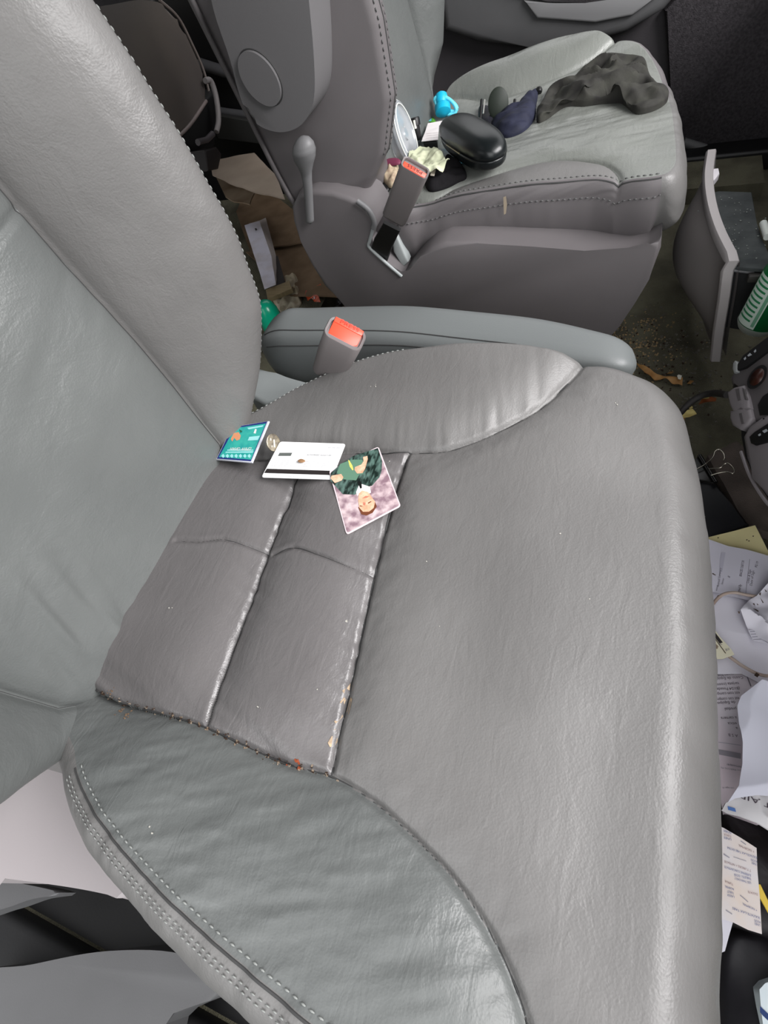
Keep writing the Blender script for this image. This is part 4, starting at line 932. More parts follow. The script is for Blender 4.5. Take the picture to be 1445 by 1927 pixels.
blob('crumpled_paper', [(510, 560), (530, 550), (545, 552), (542, 532), (550, 522), (562, 528), (568, 545), (569, 575), (556, 592), (530, 592), (518, 575)], .07, .026, tis, fold=lambda x, y: .024*(np.abs(fbm(x*26, y*26, 3, 61))-.4), rings=30, step=.003, smooth_outline=False, label='crumpled tan paper ball beside the flat wood piece', cat='paper')
ow, fz = sheet('chip_wrapper', [(576, 548), (590, 540), (604, 536), (603, 550), (599, 557), (603, 568), (596, 570), (586, 562), (578, 562), (574, 555)], .09, mat('orange_foil', (.82, .36, .22), .4, col2=(.72, .30, .18), vscale=60), fold=lambda x, y: .006*fbm(x*50, y*50, 2, 62), label='torn orange snack wrapper piece on the floor behind the armrest', cat='wrapper')
for L in ([(580, 552), (597, 549), (598, 552), (580, 555)], [(584, 544), (589, 542), (591, 546), (586, 547)], [(585, 560), (592, 558), (592, 563), (588, 563)]): print_on('white_print', L, fz, wht, ow, .09, .001)
bt = lathe('green_bottle', az(505, 592, .12), (0, 0, 1), [(0, -.12), (.026, -.118), (.028, -.10), (.028, .01), (.020, .03), (.012, .036), (0, .036)], mat('green_plastic', (.05, .62, .48), .25, .5), None, 26); tag(bt, 'bright green plastic bottle peeking out behind the driver backrest', 'bottle')
o = slab('pink_scrap', [az(u, v, .03) for u, v in [(642, 580), (650, 576), (662, 584), (655, 588)]], (0, 0, -.002), mat('pink_paper', (.72, .48, .48), .7), None); tag(o, 'pink paper scrap at the foot of the passenger seat cover', 'paper')
blob('dark_wrapper', [(600, 560), (625, 556), (645, 566), (640, 580), (612, 580)], .02, .02, mat('dark_plastic_film', (.17, .15, .15), .35), fold=lambda x, y: .008*fbm(x*40, y*40, 2, 63), label='crumpled dark plastic film beside the orange wrapper', cat='wrapper')
# purple cup on the floor beyond the passenger seat
cp = lathe('purple_cup', az(1278, 238, .04), (0, 0, 1), [(.0, .0), (.022, 0), (.030, .07), (.0315, .071), (.029, .070), (.021, .004), (0, .004)], mat('purple_plastic', (.38, .14, .50), .4, .5), None, 32); tag(cp, 'purple plastic cup on the floor beyond the passenger cushion', 'cup')
o = slab('floor_riser', [V(.40, 1.66, .04), V(.72, 1.66, .04), V(.72, 1.80, .04), V(.40, 1.80, .04)], (0, 0, -.04), M['carpet'], None); o.name = 'trim_1'; o['kind'] = 'structure'
# ================================================================== glovebox hanging open
gb = empty('glovebox', (.62, 1.15, .15), 'open grey glovebox lid with its dusty dark bin, hanging in front of the passenger seat', 'glovebox')
lidm = mat('glovebox_grey', (.50, .48, .475), .5, .4, bump=.2, bscale=500, dist=.0005); edm = mat('glovebox_edge', (.66, .64, .64), .5, .4, bump=.15, bscale=400, dist=.0004)
zt, yn = .25, 1.0
top = [(1331, 292), (1325, 340), (1330, 390), (1345, 440), (1371, 494)]
T1 = catmull([az(u, v, zt) for u, v in top], 26)                 # rear upper edge of the lid
N1 = catmull([ay(u, v, T1[-1][1]) for u, v in [(1362, 500), (1355, 560), (1346, 620), (1340, 674)]], 20)
thick = V(.016, 0, 0)
# lid: grid between the top edge curve and a bottom curve that follows the near edge downwards
def lidpt(i_, j_):
    p = T1[len(T1)-1-i_]; d = N1[j_]-N1[0]; return p+d
nI, nJ = len(T1), len(N1); Vt = []; Fs = []
for i_ in range(nI):
    for j_ in range(nJ):
        s = i_/(nI-1); t = j_/(nJ-1); b_ = .052*(math.sin(math.pi*min(1, max(0, (t-.02)/.9)))**.8)*(math.sin(math.pi*min(1, max(0, (s-.10)/.75)))**.7)
        Vt.append(lidpt(i_, j_)+V(-b_, 0, 0))
Vt = np.array(Vt); B2 = np.array([lidpt(i_, j_)+thick for i_ in range(nI) for j_ in range(nJ)]); nv = len(Vt)
for i_ in range(nI-1):
    for j_ in range(nJ-1):
        a, b, c, d = i_*nJ+j_, (i_+1)*nJ+j_, (i_+1)*nJ+j_+1, i_*nJ+j_+1; Fs.append([a, b, c, d]); Fs.append([nv+a, nv+d, nv+c, nv+b])
pmesh('lid_panel', np.vstack([Vt, B2]), Fs, lidm, gb)
# the light rim along the top and near edges
rg = []
path = list(T1)+list(N1[1:])
for k, p in enumerate(path):
    onT = k < nI; w = V(.0145, 0, 0)
    o1 = V(0, 0, .010) if onT else V(0, -.010, 0)
    if abs(k-nI+.5) < 1.2: o1 = V(0, -.007, .007)
    rg.append(np.array([p+V(-.004, 0, 0)-o1*.4, p+V(-.004, 0, 0)+o1*.6, p+V(-.001, 0, 0)+o1, p+w-V(.002, 0, 0)+o1, p+w+o1*.6, p+w-o1*.4]))
loft('lid_rim', rg, edm, gb, True, True, 45)
slab('catch', [az(u, v, zt+.008) for u, v in [(1336, 318), (1352, 316), (1354, 326), (1346, 336), (1338, 345)]], (0, 0, -.012), mat('catch_white', (.90, .88, .90), .4), gb, .0015, 2)
binm = mat('dusty_bin', (.20, .215, .22), .75, .3, col2=(.27, .285, .285), vscale=30, bump=.2, bscale=200)
slab('bin_shelf', [az(u, v, zt-.01) for u, v in [(1340, 362), (1352, 359), (1415, 361), (1424, 420), (1436, 455), (1462, 508), (1374, 501), (1350, 430)]], (0, 0, -.006), binm, gb, .002, 2)
slab('bin_side', [ay(u, v, yn+.012) for u, v in [(1374, 503), (1490, 512), (1500, 640), (1352, 614)]], (0, .006, 0), mat('bin_dark', (.15, .15, .155), .6, .35, var=.15, vscale=40), gb, .001, 1)
tube_obj('hinge_rod', [ay(1374, 508, yn+.005), ay(1418, 513, yn+.005)], .0026, mat('rod_grey', (.42, .42, .43), .4), gb, 8)
slab('bin_back', [V(.745, 1.02, .05), V(.745, 1.42, .05), V(.745, 1.42, .24), V(.745, 1.02, .24)], (.01, 0, 0), M['black'], gb, .001, 1)
box('hinge_block', ay(1430, 522, yn-.005), (.035, .012, .012), mat('hinge_dark', (.22, .21, .20), .6), gb, .002)
dustm = mat('dust_flecks', (.50, .52, .50), .9)
o = grit('dust', [az(u, v, zt-.01)[:2] for u, v in [(1360, 380), (1372, 400), (1385, 440), (1400, 470), (1382, 485), (1366, 430), (1410, 440), (1395, 395)]], lambda x, y: np.full(np.shape(x), zt-.0095), 60, dustm, .0016, .018, gb, 14)
# white stick and dark bits beyond the bin
tube_obj('white_tube', [az(1436, 420, .25), az(1444, 446, .25)], .006, mat('tube_white', (.78, .80, .78), .5), None, 10)
tag(bpy.data.objects['white_tube'], 'short white tube at the far right edge on the glovebox bin', 'tube')
# green can
cA = ay(1421, 614, .955); cB = ay(1478, 515, .955); axc = nrm(cB-cA)
gcan = mat('can_green', (.06, .42, .22), .28, .5, metal=.25)
can = lathe('drink_can', cA, axc, [(0, .004), (.022, .002), (.026, .0), (.028, .003), (.031, .010), (.031, .10), (.024, .118), (.023, .121), (0, .119)], gcan, None, 44, UP)
tag(can, 'green and white drink can lying tilted beside the open glovebox bin', 'can')
X, Y_, Z = frame(axc, UP)
lathe('can_bottom_rim', cA, axc, [(.0265, -.0006), (.0285, .003), (.0312, .0095), (.0313, .0125), (.0285, .004), (.0262, .001)], mat('can_silver', (.72, .76, .74), .3, metal=.5), can, 44, UP)
# label patch wrapped on the can, facing up and to the viewer
vd = nrm(CAM_LOC-cA); an0 = math.atan2(vd@Y_, vd@X)
def canp(a, h, r=.0313): return cA+Z*h+(X*math.cos(an0+a)+Y_*math.sin(an0+a))*r
sgn = 1 if (canp(.5, .05)-canp(0, .05))@RT < 0 else -1
def canpatch(nm, a0, a1, h0, h1, m, r): 
    n_ = 14; v = [canp(sgn*(a0+(a1-a0)*k/n_), h, r) for h in (h0, h1) for k in range(n_+1)]
    return pmesh(nm, v, [[k, k+1, n_+2+k, n_+1+k] for k in range(n_)], m, can)
canpatch('can_label', .0, 1.25, .014, .10, mat('can_white', (.80, .86, .82), .4), .0314)
cg = mat('can_print', (.16, .50, .32), .4)
for k in range(9): canpatch('can_text_bar', .34+.0*k, 1.16, .024+k*.0085, .0275+k*.0085, cg, .03155)
canpatch('can_text_bar', .06, .22, .018, .098, mat('can_print_pale', (.45, .66, .54), .4), .03155)
# ================================================================== centre stack
cs2 = empty('centre_console', (.64, .62, .2), 'dark grey lower dashboard console with switches and a round chrome-ringed power socket', 'console')
CN = nrm([-.85, -.18, .5]); CP = V(.625, .62, .23)
pc3 = lambda u, v, e=0.0: apl(u, v, CP+CN*e, CN)
conm = mat('console_grey', (.33, .315, .32), .5, .4, bump=.2, bscale=500, dist=.0005); conl = mat('console_light', (.47, .45, .46), .45, .4, bump=.15, bscale=500, dist=.0004)
def cslab(nm, px, m, e=0.0, d=.03, bev=.003, seg=3): return slab(nm, [pc3(u, v, e) for u, v in px], -CN*d, m, cs2, bev, seg)
cslab('upper_fascia', [(1372, 712), (1382, 692), (1400, 668), (1445, 632), (1560, 560), (1600, 700), (1500, 770), (1432, 795), (1415, 792), (1400, 722), (1376, 730)], conm, 0, .05, .006, 4)
cslab('switch_strip', [(1384, 690), (1398, 668), (1445, 634), (1520, 588), (1526, 602), (1450, 656), (1402, 692), (1387, 697)], M['black'], .004, .01, .001, 1)
cslab('end_cap', [(1378, 684), (1382, 678), (1387, 682), (1386, 700), (1380, 702), (1377, 694)], mat('cap_light', (.52, .53, .53), .4), .005, .01, .002)
ic = mat('icon_grey', (.62, .64, .66), .5)
for L in ([(1399, 675), (1403, 671), (1404, 675), (1401, 678)], [(1406, 669), (1411, 664), (1415, 668), (1408, 671)], [(1418, 661), (1422, 657), (1423, 661), (1420, 664)]): pmesh('icon', [pc3(u, v, .0046) for u, v in L], [[0, 1, 2, 3]], ic, cs2, False)
sc0 = pc3(1428, 711, .001); e1_ = pc3(1436, 695, .001)-sc0; e2_ = pc3(1419, 706, .001)-sc0
r1 = np.linalg.norm(e1_); X1 = e1_; Y1 = nrm(np.cross(CN, e1_))*np.linalg.norm(e2_)*1.0
ring = [sc0+CN*.002+X1*math.cos(t)*1.05+Y1*math.sin(t) for t in np.linspace(0, 2*math.pi, 41)]
tube_obj('socket_ring', ring, .0014, mat('chrome', (.80, .78, .74), .2, metal=1), cs2, 8)
pmesh('socket_collar', [sc0+CN*.0007+(p-sc0)*1.35 for p in ring[:-1]], [list(range(40))], M['black'], cs2, False)
rg = [np.array([sc0+CN*.0022+(p-sc0)*s-CN*h for p in ring[:-1]]) for s, h in ((.97, 0.0), (.9, .010), (.5, .012), (.01, .012))]
loft('socket_well', rg, mat('socket_brown', (.20, .09, .06), .35), cs2)
cslab('ashtray', [(1366, 738), (1380, 728), (1398, 724), (1406, 745), (1411, 768), (1396, 776), (1378, 776), (1370, 760)], conl, .006, .02, .004, 3)
cslab('ashtray', [(1372, 772), (1392, 772), (1410, 768), (1414, 786), (1404, 800), (1390, 808), (1376, 800), (1371, 786)], conl, .006, .02, .004, 3)
for L in ([(1383, 732), (1391, 730), (1394, 752), (1388, 754)], [(1396, 729), (1401, 732), (1406, 752), (1401, 752)], [(1390, 778), (1396, 777), (1400, 796), (1395, 798)]): cslab('rib_recess', L, conm, .0068, .002, .0005, 1)
cslab('dark_recess', [(1424, 762), (1434, 745), (1450, 735), (1560, 690), (1560, 760), (1452, 780), (1428, 782)], M['black'], .0012, .01, .002, 2)
cslab('lower_fascia', [(1393, 822), (1405, 800), (1430, 782), (1560, 725), (1600, 1010), (1470, 962), (1445, 944), (1415, 900), (1399, 862)], conl, .004, .05, .010, 5)
cslab('switch_panel', [(1409, 822), (1418, 813), (1445, 797), (1500, 772), (1510, 800), (1450, 830), (1421, 838), (1412, 834)], M['black'], .0065, .01, .0015, 2)
for L in ([(1426, 818), (1431, 815), (1432, 819), (1428, 821)], [(1434, 811), (1442, 807), (1445, 811), (1438, 815)]): pmesh('icon', [pc3(u, v, .0070) for u, v in L], [[0, 1, 2, 3]], ic, cs2, False)
lathe('screw', pc3(1437, 788, .0045), CN, [(0, 0), (.0012, 0), (.0012, .0005), (0, .0005)], M['black'], cs2, 10)
tube_obj('fascia_lip', catmull([pc3(u, v, .001) for u, v in [(1394, 850), (1412, 898), (1442, 945), (1470, 968)]], 20), .0022, conl, cs2, 6)
cslab('inner_dark', [(1390, 700), (1600, 560), (1640, 1020), (1460, 965), (1420, 900), (1400, 860), (1395, 820)], M['black'], -.012, .1, .002, 1)
# black cable on the carpet
cb = tube_obj('cable', catmull([az(u, v, z) for u, v, z in [(1268, 800, .02), (1283, 775, .02), (1300, 757, .03), (1322, 744, .04), (1345, 740, .06), (1368, 743, .10)]], 40), .006, mat('cable_black', (.20, .19, .19), .6, bump=.3, bscale=200), None, 12)
tag(cb, 'thick dark cable looping from under the driver cushion to the console', 'cable')
# carpet hump beside the console
hm = sheet('carpet_hump', [(1330, 860), (1385, 830), (1480, 900), (1500, 1010), (1440, 1000), (1405, 985)], .03, mat('brown_carpet', (.31, .28, .265), .95, .1, col2=(.37, .335, .315), vscale=20, bump=.6, bscale=500, dist=.002), th=.02, fold=lambda x, y: .004*fbm(x*20, y*20, 2, 71))[0]
hm.name = 'trim_2'; hm['kind'] = 'structure'
# ------------------------------------------------------------------ leaves, litter
def leaf(px, z, m, lb, fold=.006, sd=80):
    return sheet('dry_leaf', px, z, m, fold=lambda x, y: fold*fbm(x*45, y*45, 2, sd), th=.0008, rings=8, label=lb, cat='leaf')[0]
lfm = mat('leaf_brown', (.55, .38, .20), .6, col2=(.66, .50, .30), vscale=60); lfy = mat('leaf_pale', (.80, .74, .48), .6, col2=(.70, .62, .36), vscale=60); lfo = mat('leaf_orange', (.52, .27, .10), .6, col2=(.40, .20, .08), vscale=50)
leaf([(1198, 684), (1210, 694), (1228, 700), (1245, 706), (1262, 710), (1284, 713), (1284, 724), (1268, 720), (1250, 712), (1232, 712), (1212, 704)], .012, lfm, 'long curled brown leaf on the carpet past the corner of the driver cushion')
leaf([(1256, 699), (1262, 693), (1269, 697), (1264, 700)], .01, lfm, 'tiny brown leaf bit above the long curled leaf')
leaf([(1294, 718), (1299, 714), (1306, 717), (1300, 721)], .01, lfm, 'tiny orange leaf bit right of the long curled leaf', sd=82)
leaf([(1274, 707), (1277, 705), (1283, 707), (1281, 714), (1276, 713)], .02, mat('chip_white', (.86, .85, .80), .6), 'small white chip at the end of the long leaf', .001)
leaf([(1280, 785), (1293, 771), (1303, 769), (1311, 779), (1297, 785), (1287, 786)], .03, lfy, 'pale yellow leaf beside the cable')
leaf([(1273, 790), (1282, 783), (1290, 786), (1284, 793)], .026, lfm, 'small tan leaf tucked under the pale yellow leaf', sd=84)
leaf([(1314, 762), (1322, 752), (1335, 748), (1348, 750), (1346, 757), (1330, 758)], .018, lfo, 'rusty orange leaf under the cable bend')
leaf([(1323, 747), (1328, 743), (1336, 744), (1333, 751), (1325, 751)], .03, lfy, 'small pale leaf on top of the rusty orange leaf', sd=85)
leaf([(1297, 766), (1302, 763), (1304, 767), (1299, 770)], .028, lfy, 'tiny pale leaf crumb just above the pale yellow leaf', sd=86)
leaf([(1272, 796), (1284, 799), (1288, 803), (1277, 808)], .02, mat('red_bit', (.66, .12, .10), .5), 'small red plastic bit beside the driver cushion corner', .003)
rs9 = np.random.RandomState(12); fpath = [az(u, v, 0)[:2] for u, v in [(1160, 610), (1180, 630), (1200, 650), (1215, 640), (1180, 660), (1230, 680), (1170, 640), (1200, 620)]]
flr = lambda x, y: np.zeros(np.shape(x))
def debris(name, path, n, m, size, spread, sd, lb):
    dm = empty('tmpd', (0, 0, 0)); o = grit(name, path, flr, n, m, size, spread, dm, sd); o.parent = None; bpy.data.objects.remove(dm)
    o.matrix_parent_inverse = Matrix.Identity(4); tag(o, lb, 'debris'); return o
debris('dry_crumbs', fpath, 380, mat('litter_tan', (.55, .45, .32), .85, col2=(.66, .57, .42), vscale=90), .0026, .042, 21, 'tan dry leaf crumbs scattered on the carpet beyond the driver cushion')
debris('dry_crumbs', [az(u, v, 0)[:2] for u, v in [(1180, 640), (1240, 660), (1300, 700), (1260, 730), (1320, 660), (1240, 620), (1290, 740)]], 330, mat('dust_pale', (.40, .385, .35), .9), .0035, .06, 22, 'fine pale grit sprinkled over the dark carpet')
debris('dark_crumbs', [az(u, v, 0)[:2] for u, v in [(1180, 650), (1220, 700), (1260, 720), (1200, 660)]], 160, gd, .0032, .05, 23, 'dark brown crumbs among the tan leaf litter')
o = slab('paper_scrap', [az(u, v, .06) for u, v in [(1106, 648), (1134, 633), (1146, 645), (1150, 652), (1120, 660)]], (0, 0, -.001), mat('scrap_lilac', (.83, .83, .88), .6), None); tag(o, 'white paper corner showing behind the front end of the armrest', 'paper')
# ------------------------------------------------------------------ binder clip on a black folder
clm = mat('clip_black', (.07, .065, .065), .25, .5)
K = [az(u, v, .05) for u, v in [(1286, 888), (1315, 856), (1346, 908), (1318, 905), (1298, 893)]]
bcp = empty('binder_clip', K[0], 'large black binder clip with wire handles on the black folder edge', 'binder clip')
slab('clip_body', K, (0, 0, -.03), clm, bcp, .002, 2)
tube_obj('spine', [az(1316, 857, .052), az(1347, 908, .052)], .0035, clm, bcp, 10)
sil = mat('wire_silver', (.75, .73, .68), .25, metal=1)
def wire(L): tube_obj('wire_handle', catmull([az(u, v, z) for u, v, z in L], 50), .0011, sil, bcp, 8)
wire([(1290, 892, .055), (1320, 878, .058), (1340, 862, .064), (1345, 850, .066), (1353, 846, .067), (1361, 853, .067), (1363, 862, .066), (1361, 867, .065)])
wire([(1333, 882, .055), (1355, 880, .062), (1363, 873, .066), (1370, 872, .068), (1379, 880, .068), (1382, 887, .067), (1378, 891, .066), (1367, 888, .064), (1352, 890, .060), (1338, 894, .055)])
fo = slab('black_folder', [az(u, v, .045) for u, v in [(1288, 893), (1320, 885), (1347, 909), (1378, 950), (1410, 987), (1340, 1012), (1306, 1000), (1290, 940)]], (0, 0, -.02), mat('folder_black', (.095, .095, .11), .5, .4, var=.1, vscale=30), None, .004, 3)
tag(fo, 'black folder leaning in the footwell under the yellow paper', 'folder')
pmesh('scratch', [az(u, v, .0453) for u, v in [(1313, 964), (1320, 963), (1328, 973), (1322, 972)]], [[0, 1, 2, 3]], mat('scratch_grey', (.45, .44, .42), .6), fo, False)
pmesh('scratch', [az(u, v, .0453) for u, v in [(1305, 966), (1309, 966), (1318, 975), (1312, 974)]], [[0, 1, 2, 3]], mat('scratch_dark', (.24, .25, .26), .6), fo, False)
# ------------------------------------------------------------------ papers in the footwell
pw = mat('paper_white', (.89, .88, .92), .75, .2); pl = mat('paper_lilac', (.85, .84, .89), .75, .2); py_ = mat('paper_yellow', (.92, .88, .67), .7, .2, col2=(.90, .85, .63), vscale=15); pk = mat('paper_pinkish', (.84, .82, .85), .75, .2, col2=(.87, .81, .84), vscale=6); cream = mat('label_cream', (.88, .86, .76), .6)
pin = mat('paper_ink', (.45, .43, .47), .8); pink2 = mat('paper_ink_dark', (.30, .26, .30), .8); hair2 = mat('ink_line', (.62, .61, .66), .8); dirt = mat('paper_dirt', (.30, .24, .20), .9)
wv = lambda a, s, sd: (lambda x, y: a*fbm(x*s, y*s, 2, sd))
gc = tube_obj('grey_cloth_edge', catmull([az(u, v, .03) for u, v in [(1303, 985), (1308, 1004), (1322, 1012), (1340, 1010)]], 16), .006, mat('cloth_grey', (.42, .40, .39), .8), None, 8); tag(gc, 'thin grey cord under the corner of the printed white paper', 'cord')
o, fz = sheet('yellow_paper', [(1330, 1012), (1421, 988), (1447, 1040), (1447, 1062), (1400, 1062), (1340, 1050)], .050, py_, fold=wv(.001, 20, 91), label='pale yellow note paper sticking out above the printed white sheet', cat='paper')
for u, v in ((1404, 1015), (1408, 1017), (1350, 1011), (1416, 1008)): print_on('speck', [(u, v), (u+2.5, v), (u+2, v+2), (u, v+2)], fz, dirt, o, .05)
o, fz = sheet('printed_sheet', [(1300, 1008), (1328, 1013), (1370, 1028), (1402, 1034), (1460, 1050), (1475, 1100), (1440, 1105), (1420, 1132), (1390, 1125), (1322, 1110), (1300, 1104)], .056, pl, fold=wv(.002, 14, 92), label='white printed form with a blank box, uppermost by the yellow paper', cat='paper')
print_on('blank_box', [(1357, 1040), (1365, 1040), (1359, 1076), (1353, 1076)], fz, mat('box_grey', (.78, .77, .83), .8), o, .056)
print_on('ruled_line', [(1355, 1072), (1356, 1072), (1349, 1112), (1347, 1112)], fz, hair2, o, .056); print_on('ruled_line', [(1410, 1052), (1411, 1052), (1403, 1122), (1402, 1122)], fz, hair2, o, .056)
for s, u, v, du, dv, h, mm in (('Annual Summary', 1352, 1106, 5, -36, 3.6, pin), ('Senior', 1359, 1102, 3, -12, 3, pin), ('BRACED DEBTOR', 1395, 1086, 5, -30, 3.6, pin), ('Signed By', 1391, 1118, 4, -17, 4, pink2), ('Date & Sign', 1409, 1098, 4, -25, 3.6, pin), ('Date of Sign', 1415, 1103, 4, -28, 3.6, pin), ('PG 19', 1424, 1069, 3, -11, 3.5, pin)): text_on('lettering', s, u, v, du, dv, h, fz, mm, o, .056)
for L in ([(1328, 1080), (1333, 1079), (1333, 1082), (1329, 1083)], [(1341, 1078), (1347, 1082), (1346, 1083), (1340, 1080)], [(1370, 1083), (1374, 1085), (1373, 1088), (1369, 1085)]): print_on('stain', L, fz, dirt if L[0][0] < 1350 else hair2, o, .056)
slabbit = slab('dark_scrap', [az(u, v, .057) for u, v in [(1322, 1108), (1328, 1106), (1332, 1108), (1323, 1110)]], (0, 0, -.001), inkd, None); tag(slabbit, 'tiny black scrap at the lower left corner of the printed form', 'scrap')
o, fz = sheet('blank_sheet', [(1312, 1108), (1360, 1113), (1400, 1120), (1480, 1130), (1490, 1300), (1440, 1290), (1395, 1268), (1345, 1270), (1325, 1200)], .046, pw, fold=lambda x, y: .005*(1-np.abs(fbm(x*9, y*9, 2, 93))*2), label='large blank white sheet inside the loop of white cable', cat='paper')
BZ = fz
o, fz = sheet('crumpled_sheet', [(1390, 1152), (1412, 1126), (1425, 1120), (1445, 1098), (1500, 1080), (1520, 1240), (1455, 1216), (1440, 1206), (1412, 1180)], .066, pw, fold=lambda x, y: .010*(1-np.abs(fbm(x*20, y*20, 3, 94))*2), rings=34, label='crumpled white sheet with dark stains at the right edge', cat='paper')
for L in ([(1417, 1145), (1422, 1146), (1428, 1150), (1426, 1151)], [(1430, 1124), (1437, 1134), (1435, 1135)], [(1416, 1136), (1419, 1135), (1421, 1140)], [(1424, 1135), (1427, 1138), (1425, 1139)], [(1438, 1108), (1443, 1113), (1441, 1114)], [(1428, 1118), (1432, 1114), (1431, 1121)], [(1388, 1150), (1392, 1151), (1391, 1156)]): print_on('stain', L, fz, dirt, o, .066, .001)
o, fz = sheet('torn_slip', [(1408, 1186), (1425, 1184), (1452, 1204), (1452, 1214), (1417, 1205)], .060, pw, fold=wv(.001, 30, 95), label='small torn slip with fine lines under the crumpled sheet', cat='paper')
for k in range(4): print_on('ruled_line', [(1411+k*2, 1188+k*5), (1424+k*3, 1187+k*5), (1448, 1199+k*4), (1448, 1200+k*4), (1424+k*3, 1188.4+k*5), (1411+k*2, 1189.2+k*5)], fz, hair2, o, .06)
# white cable loop
wcm = mat('dirty_white_cable', (.80, .74, .70), .5, col2=(.62, .53, .48), vscale=18)
lp = tube_obj('white_cable', catmull([az(u, v, .058+dz) for u, v, dz in [(1328, 1165, 0), (1334, 1150, 0), (1345, 1132, .002), (1360, 1119, .006), (1380, 1115, .006), (1402, 1119, .004), (1440, 1128, 0), (1490, 1160, 0), (1500, 1230, 0), (1475, 1268, 0), (1447, 1272, 0), (1425, 1268, 0), (1400, 1255, 0), (1384, 1244, 0), (1368, 1232, 0), (1345, 1210, 0), (1330, 1190, 0)]], 110), .0022, wcm, None, 10)
tag(lp, 'dirty white cable lying in a loop on the blank sheet', 'cable')
for u, v in ((1339, 1138), (1352, 1124), (1424, 1270)): 
    p = az(u, v, .060); tube_obj('grime_band', [p+V(-.0018, .001, 0), p+V(.0018, -.001, 0)], .0026, dirt, lp, 8)
o, fz = sheet('barcode_card', [(1326, 1166), (1338, 1175), (1352, 1195), (1376, 1222), (1382, 1232), (1360, 1240), (1350, 1240), (1334, 1222), (1326, 1200)], .064, cream, fold=None, th=.001, label='cream ticket with a black bar lying over the white cable', cat='card')
print_on('black_bar', [(1338, 1190), (1344, 1188), (1360, 1209), (1354, 1211)], fz, inkd, o, .064)
print_on('picture', [(1330, 1200), (1336, 1203), (1352, 1216), (1350, 1221), (1340, 1220), (1332, 1212)], fz, mat('picture_tan', (.62, .56, .47), .7, col2=(.44, .38, .32), vscale=120), o, .064)
print_on('ruled_line', [(1333, 1186), (1334, 1185), (1366, 1229), (1365, 1230)], fz, dirt, o, .064); text_on('lettering', 'AV', 1366, 1226, 8, -3, 5, fz, pin, o, .064); text_on('lettering', 'XL', 1354, 1215, 5, -2, 3.5, fz, pin, o, .064)
# Spanish printed page, upside down to the viewer
o, fz = sheet('spanish_page', [(1320, 1268), (1350, 1266), (1395, 1264), (1470, 1290), (1470, 1540), (1400, 1560), (1362, 1545), (1340, 1400)], .040, pk, fold=wv(.0015, 10, 96), label='white page printed with Spanish text upside down along the cushion edge', cat='paper')
rows = [('(semi busca)', 1378, 1272, -38, 5), ('Costo de Equipaj', 1397, 1279, -55, 3), ('tarjeta (costo)', 1389, 1290, -46, 3), ('(B1/24 Posada', 1391, 1299, -43, 2), ('est con compa', 1391, 1308, -46, 2), ('est con compras', 1390, 1318, -46, 2), ('de Equipo', 1383, 1325, -34, 2), ('predual', 1385, 1337, -22, 1), ('a cartera', 1386, 1354, -30, 1), ('etica', 1386, 1365, -17, 0), ('a', 1388, 1374, -4, 0), ('A S B', 1388, 1388, -18, -2), ('PAG 4', 1382, 1443, -12, -2), ('FIRMA ODBE', 1395, 1446, -28, -5), ('Los MARCOS MS', 1394, 1453, -38, -6), ('cont lugar 15', 1381, 1486, -22, -1)]
for s, u, v, du, dv in rows: text_on('lettering', s, u, v-6 if v < 1400 else v-4, du, dv, 6.0 if v < 1400 else 3.4, fz, pink2 if v < 1400 else pin, o, .04)
print_on('grey_band', [(1352, 1410), (1394, 1418), (1394, 1428), (1353, 1420)], fz, mat('band_grey', (.60, .58, .61), .8), o, .04)
print_on('ruled_line', [(1352, 1396), (1394, 1402), (1394, 1403), (1352, 1397)], fz, hair2, o, .04); print_on('ruled_line', [(1402, 1266), (1404, 1266), (1414, 1291), (1412, 1292)], fz, pin, o, .04)
print_on('ruled_line', [(1346, 1269), (1395, 1264.4), (1395, 1265.4), (1346, 1270)], fz, pin, o, .04)
# big folded white sheet
o, fz = sheet('folded_white_sheet', [(1430, 1283), (1500, 1300), (1520, 1560), (1452, 1500), (1420, 1498), (1380, 1504), (1366, 1512), (1386, 1480), (1394, 1440), (1394, 1400), (1387, 1365), (1385, 1330), (1392, 1312)], .085, mat('paper_bright', (.82, .82, .87), .7, .2), fold=lambda x, y: .010*(1-np.abs(fbm(x*7, y*7, 2, 97))*2), rings=30, label='large bright folded white sheet at the right edge, nearly blank', cat='paper')
o, fz = sheet('lettered_packet', [(1359, 1524), (1366, 1511), (1392, 1495), (1425, 1478), (1480, 1480), (1520, 1600), (1455, 1566), (1425, 1548), (1390, 1535), (1370, 1530)], .088, mat('packet_white', (.82, .81, .82), .6, .3), fold=lambda x, y: .004*(1-np.abs(fbm(x*24, y*24, 2, 98))*2), rings=26, th=.004, label='white packet with large upside down letters and a small blue mark', cat='packet')
text_on('lettering', 'T AIR', 1452, 1514, -62, -23, 12, fz, pink2, o, .088)
print_on('blue_mark', [(1369, 1517), (1383, 1521), (1385, 1528), (1370, 1524)], fz, mat('mark_blue', (.30, .46, .72), .5), o, .088)
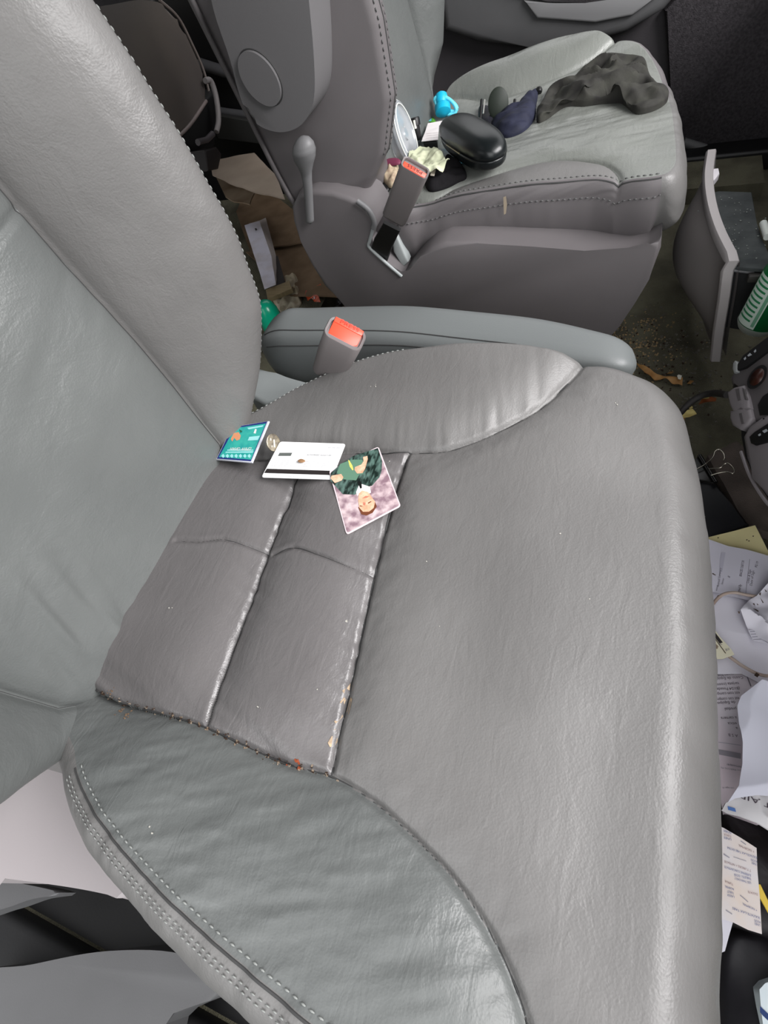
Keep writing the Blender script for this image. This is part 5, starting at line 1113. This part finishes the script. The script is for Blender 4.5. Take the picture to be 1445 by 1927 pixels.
# black bags
bgm = mat('black_bag', (.12, .11, .12), .45, .4, col2=(.17, .15, .155), vscale=30, bump=.4, bscale=60, dist=.002)
blob('black_bag', [(1340, 1535), (1372, 1530), (1450, 1556), (1540, 1600), (1560, 1780), (1450, 1790), (1350, 1760), (1330, 1640)], .02, .035, bgm, fold=lambda x, y: .012*(1-np.abs(fbm(x*8, y*14, 2, 99))*2), label='black bag lying under the white packet and the printed label sheet', cat='bag')
blob('bin_bag', [(1340, 1745), (1400, 1738), (1470, 1768), (1540, 1800), (1560, 2020), (1340, 2030), (1330, 1900)], .02, .045, mat('bin_bag_black', (.13, .125, .14), .5, .4, bump=.4, bscale=50, dist=.002), fold=lambda x, y: .014*(1-np.abs(fbm(x*10, y*10, 2, 100))*2), label='dark plastic bag at the bottom right corner', cat='bag')
ys = slab('yellow_strap', [az(u, v, .075) for u, v in [(1424, 1664), (1431, 1664), (1448, 1700), (1448, 1722), (1430, 1690)]], (0, 0, -.002), mat('strap_yellow', (.93, .80, .32), .5), None, .0005, 1); tag(ys, 'bright yellow strap on the black bag at the right edge', 'strap')
o, fz = sheet('label_sheet', [(1330, 1545), (1362, 1558), (1394, 1577), (1423, 1596), (1425, 1640), (1430, 1690), (1434, 1758), (1408, 1750), (1380, 1736), (1340, 1724)], .078, mat('label_paper', (.91, .89, .90), .6, .3, col2=(.93, .87, .83), vscale=26), fold=wv(.0015, 12, 101), label='white sheet of small blue medicine labels beside the cushion edge', cat='paper')
bl_ = mat('label_blue_ink', (.42, .45, .62), .7); br_ = mat('label_brown_ink', (.62, .50, .50), .7)
lines = [('+ NORMAL', 1419, 1606, -30, -13, br_), ('SULFATE-LAX TABS EXTRA', 1424, 1617, -56, -20, bl_), ('ROCKS', 1424, 1624, -12, -4, bl_), ('LINES', 1424, 1630, -10, -4, bl_), ('T TUMORS + NITRATE', 1413, 1641, -50, -18, br_), ('SUPERFINE CONCENTRATE', 1413, 1650, -50, -17, bl_), ('TABLETS 1 DOSE', 1413, 1656, -32, -8, bl_), ('LESS THAN DAILY', 1413, 1664, -31, -9, bl_), ('TUMOR', 1380, 1667, -16, -7, br_), ('NORMAL', 1381, 1676, -17, -6, bl_), ('TABLET', 1381, 1683, -13, -4, bl_), ('LASSIX', 1382, 1690, -14, -4, bl_), ('SULFATE', 1426, 1686, -19, -6, br_), ('+ NORMAL', 1425, 1716, -28, -13, bl_), ('SULFATE-LAX TABS', 1430, 1730, -52, -19, bl_), ('ROCKS', 1431, 1738, -12, -4, bl_), ('LINES', 1431, 1744, -11, -4, bl_), ('NORM', 1376, 1570, -14, -5, bl_), ('TUMOR', 1376, 1576, -14, -4, br_), ('LINES', 1376, 1582, -14, -4, bl_)]
for s, u, v, du, dv, mm in lines: text_on('lettering', s, u, v-4, du, dv, 4.6, fz, mm, o, .078)
for L in ([(1394, 1582), (1404, 1589), (1403, 1590), (1393, 1583)], [(1362, 1606), (1373, 1614), (1372, 1615), (1361, 1608)], [(1380, 1612), (1404, 1620), (1404, 1621), (1380, 1613)], [(1393, 1684), (1408, 1697), (1407, 1698), (1392, 1685)], [(1366, 1712), (1378, 1720), (1377, 1721), (1365, 1713)]): print_on('ruled_line', L, fz, hair2, o, .078)
o, fz = sheet('plain_slip', [(1350, 1716), (1380, 1732), (1372, 1760), (1364, 1790), (1340, 1800)], .074, pw, label='narrow white slip under the lower corner of the label sheet', cat='paper')
o, fz = sheet('blue_white_box', [(1429, 1862), (1440, 1850), (1500, 1830), (1520, 1960), (1440, 1960), (1432, 1900)], .085, mat('carton_white', (.84, .88, .90), .5), th=.02, label='blue and white carton corner at the bottom right edge', cat='carton')
print_on('blue_stripe', [(1430, 1893), (1437, 1900), (1452, 1914), (1452, 1927), (1436, 1912), (1430, 1905)], fz, mat('carton_navy', (.08, .20, .42), .5), o, .085)
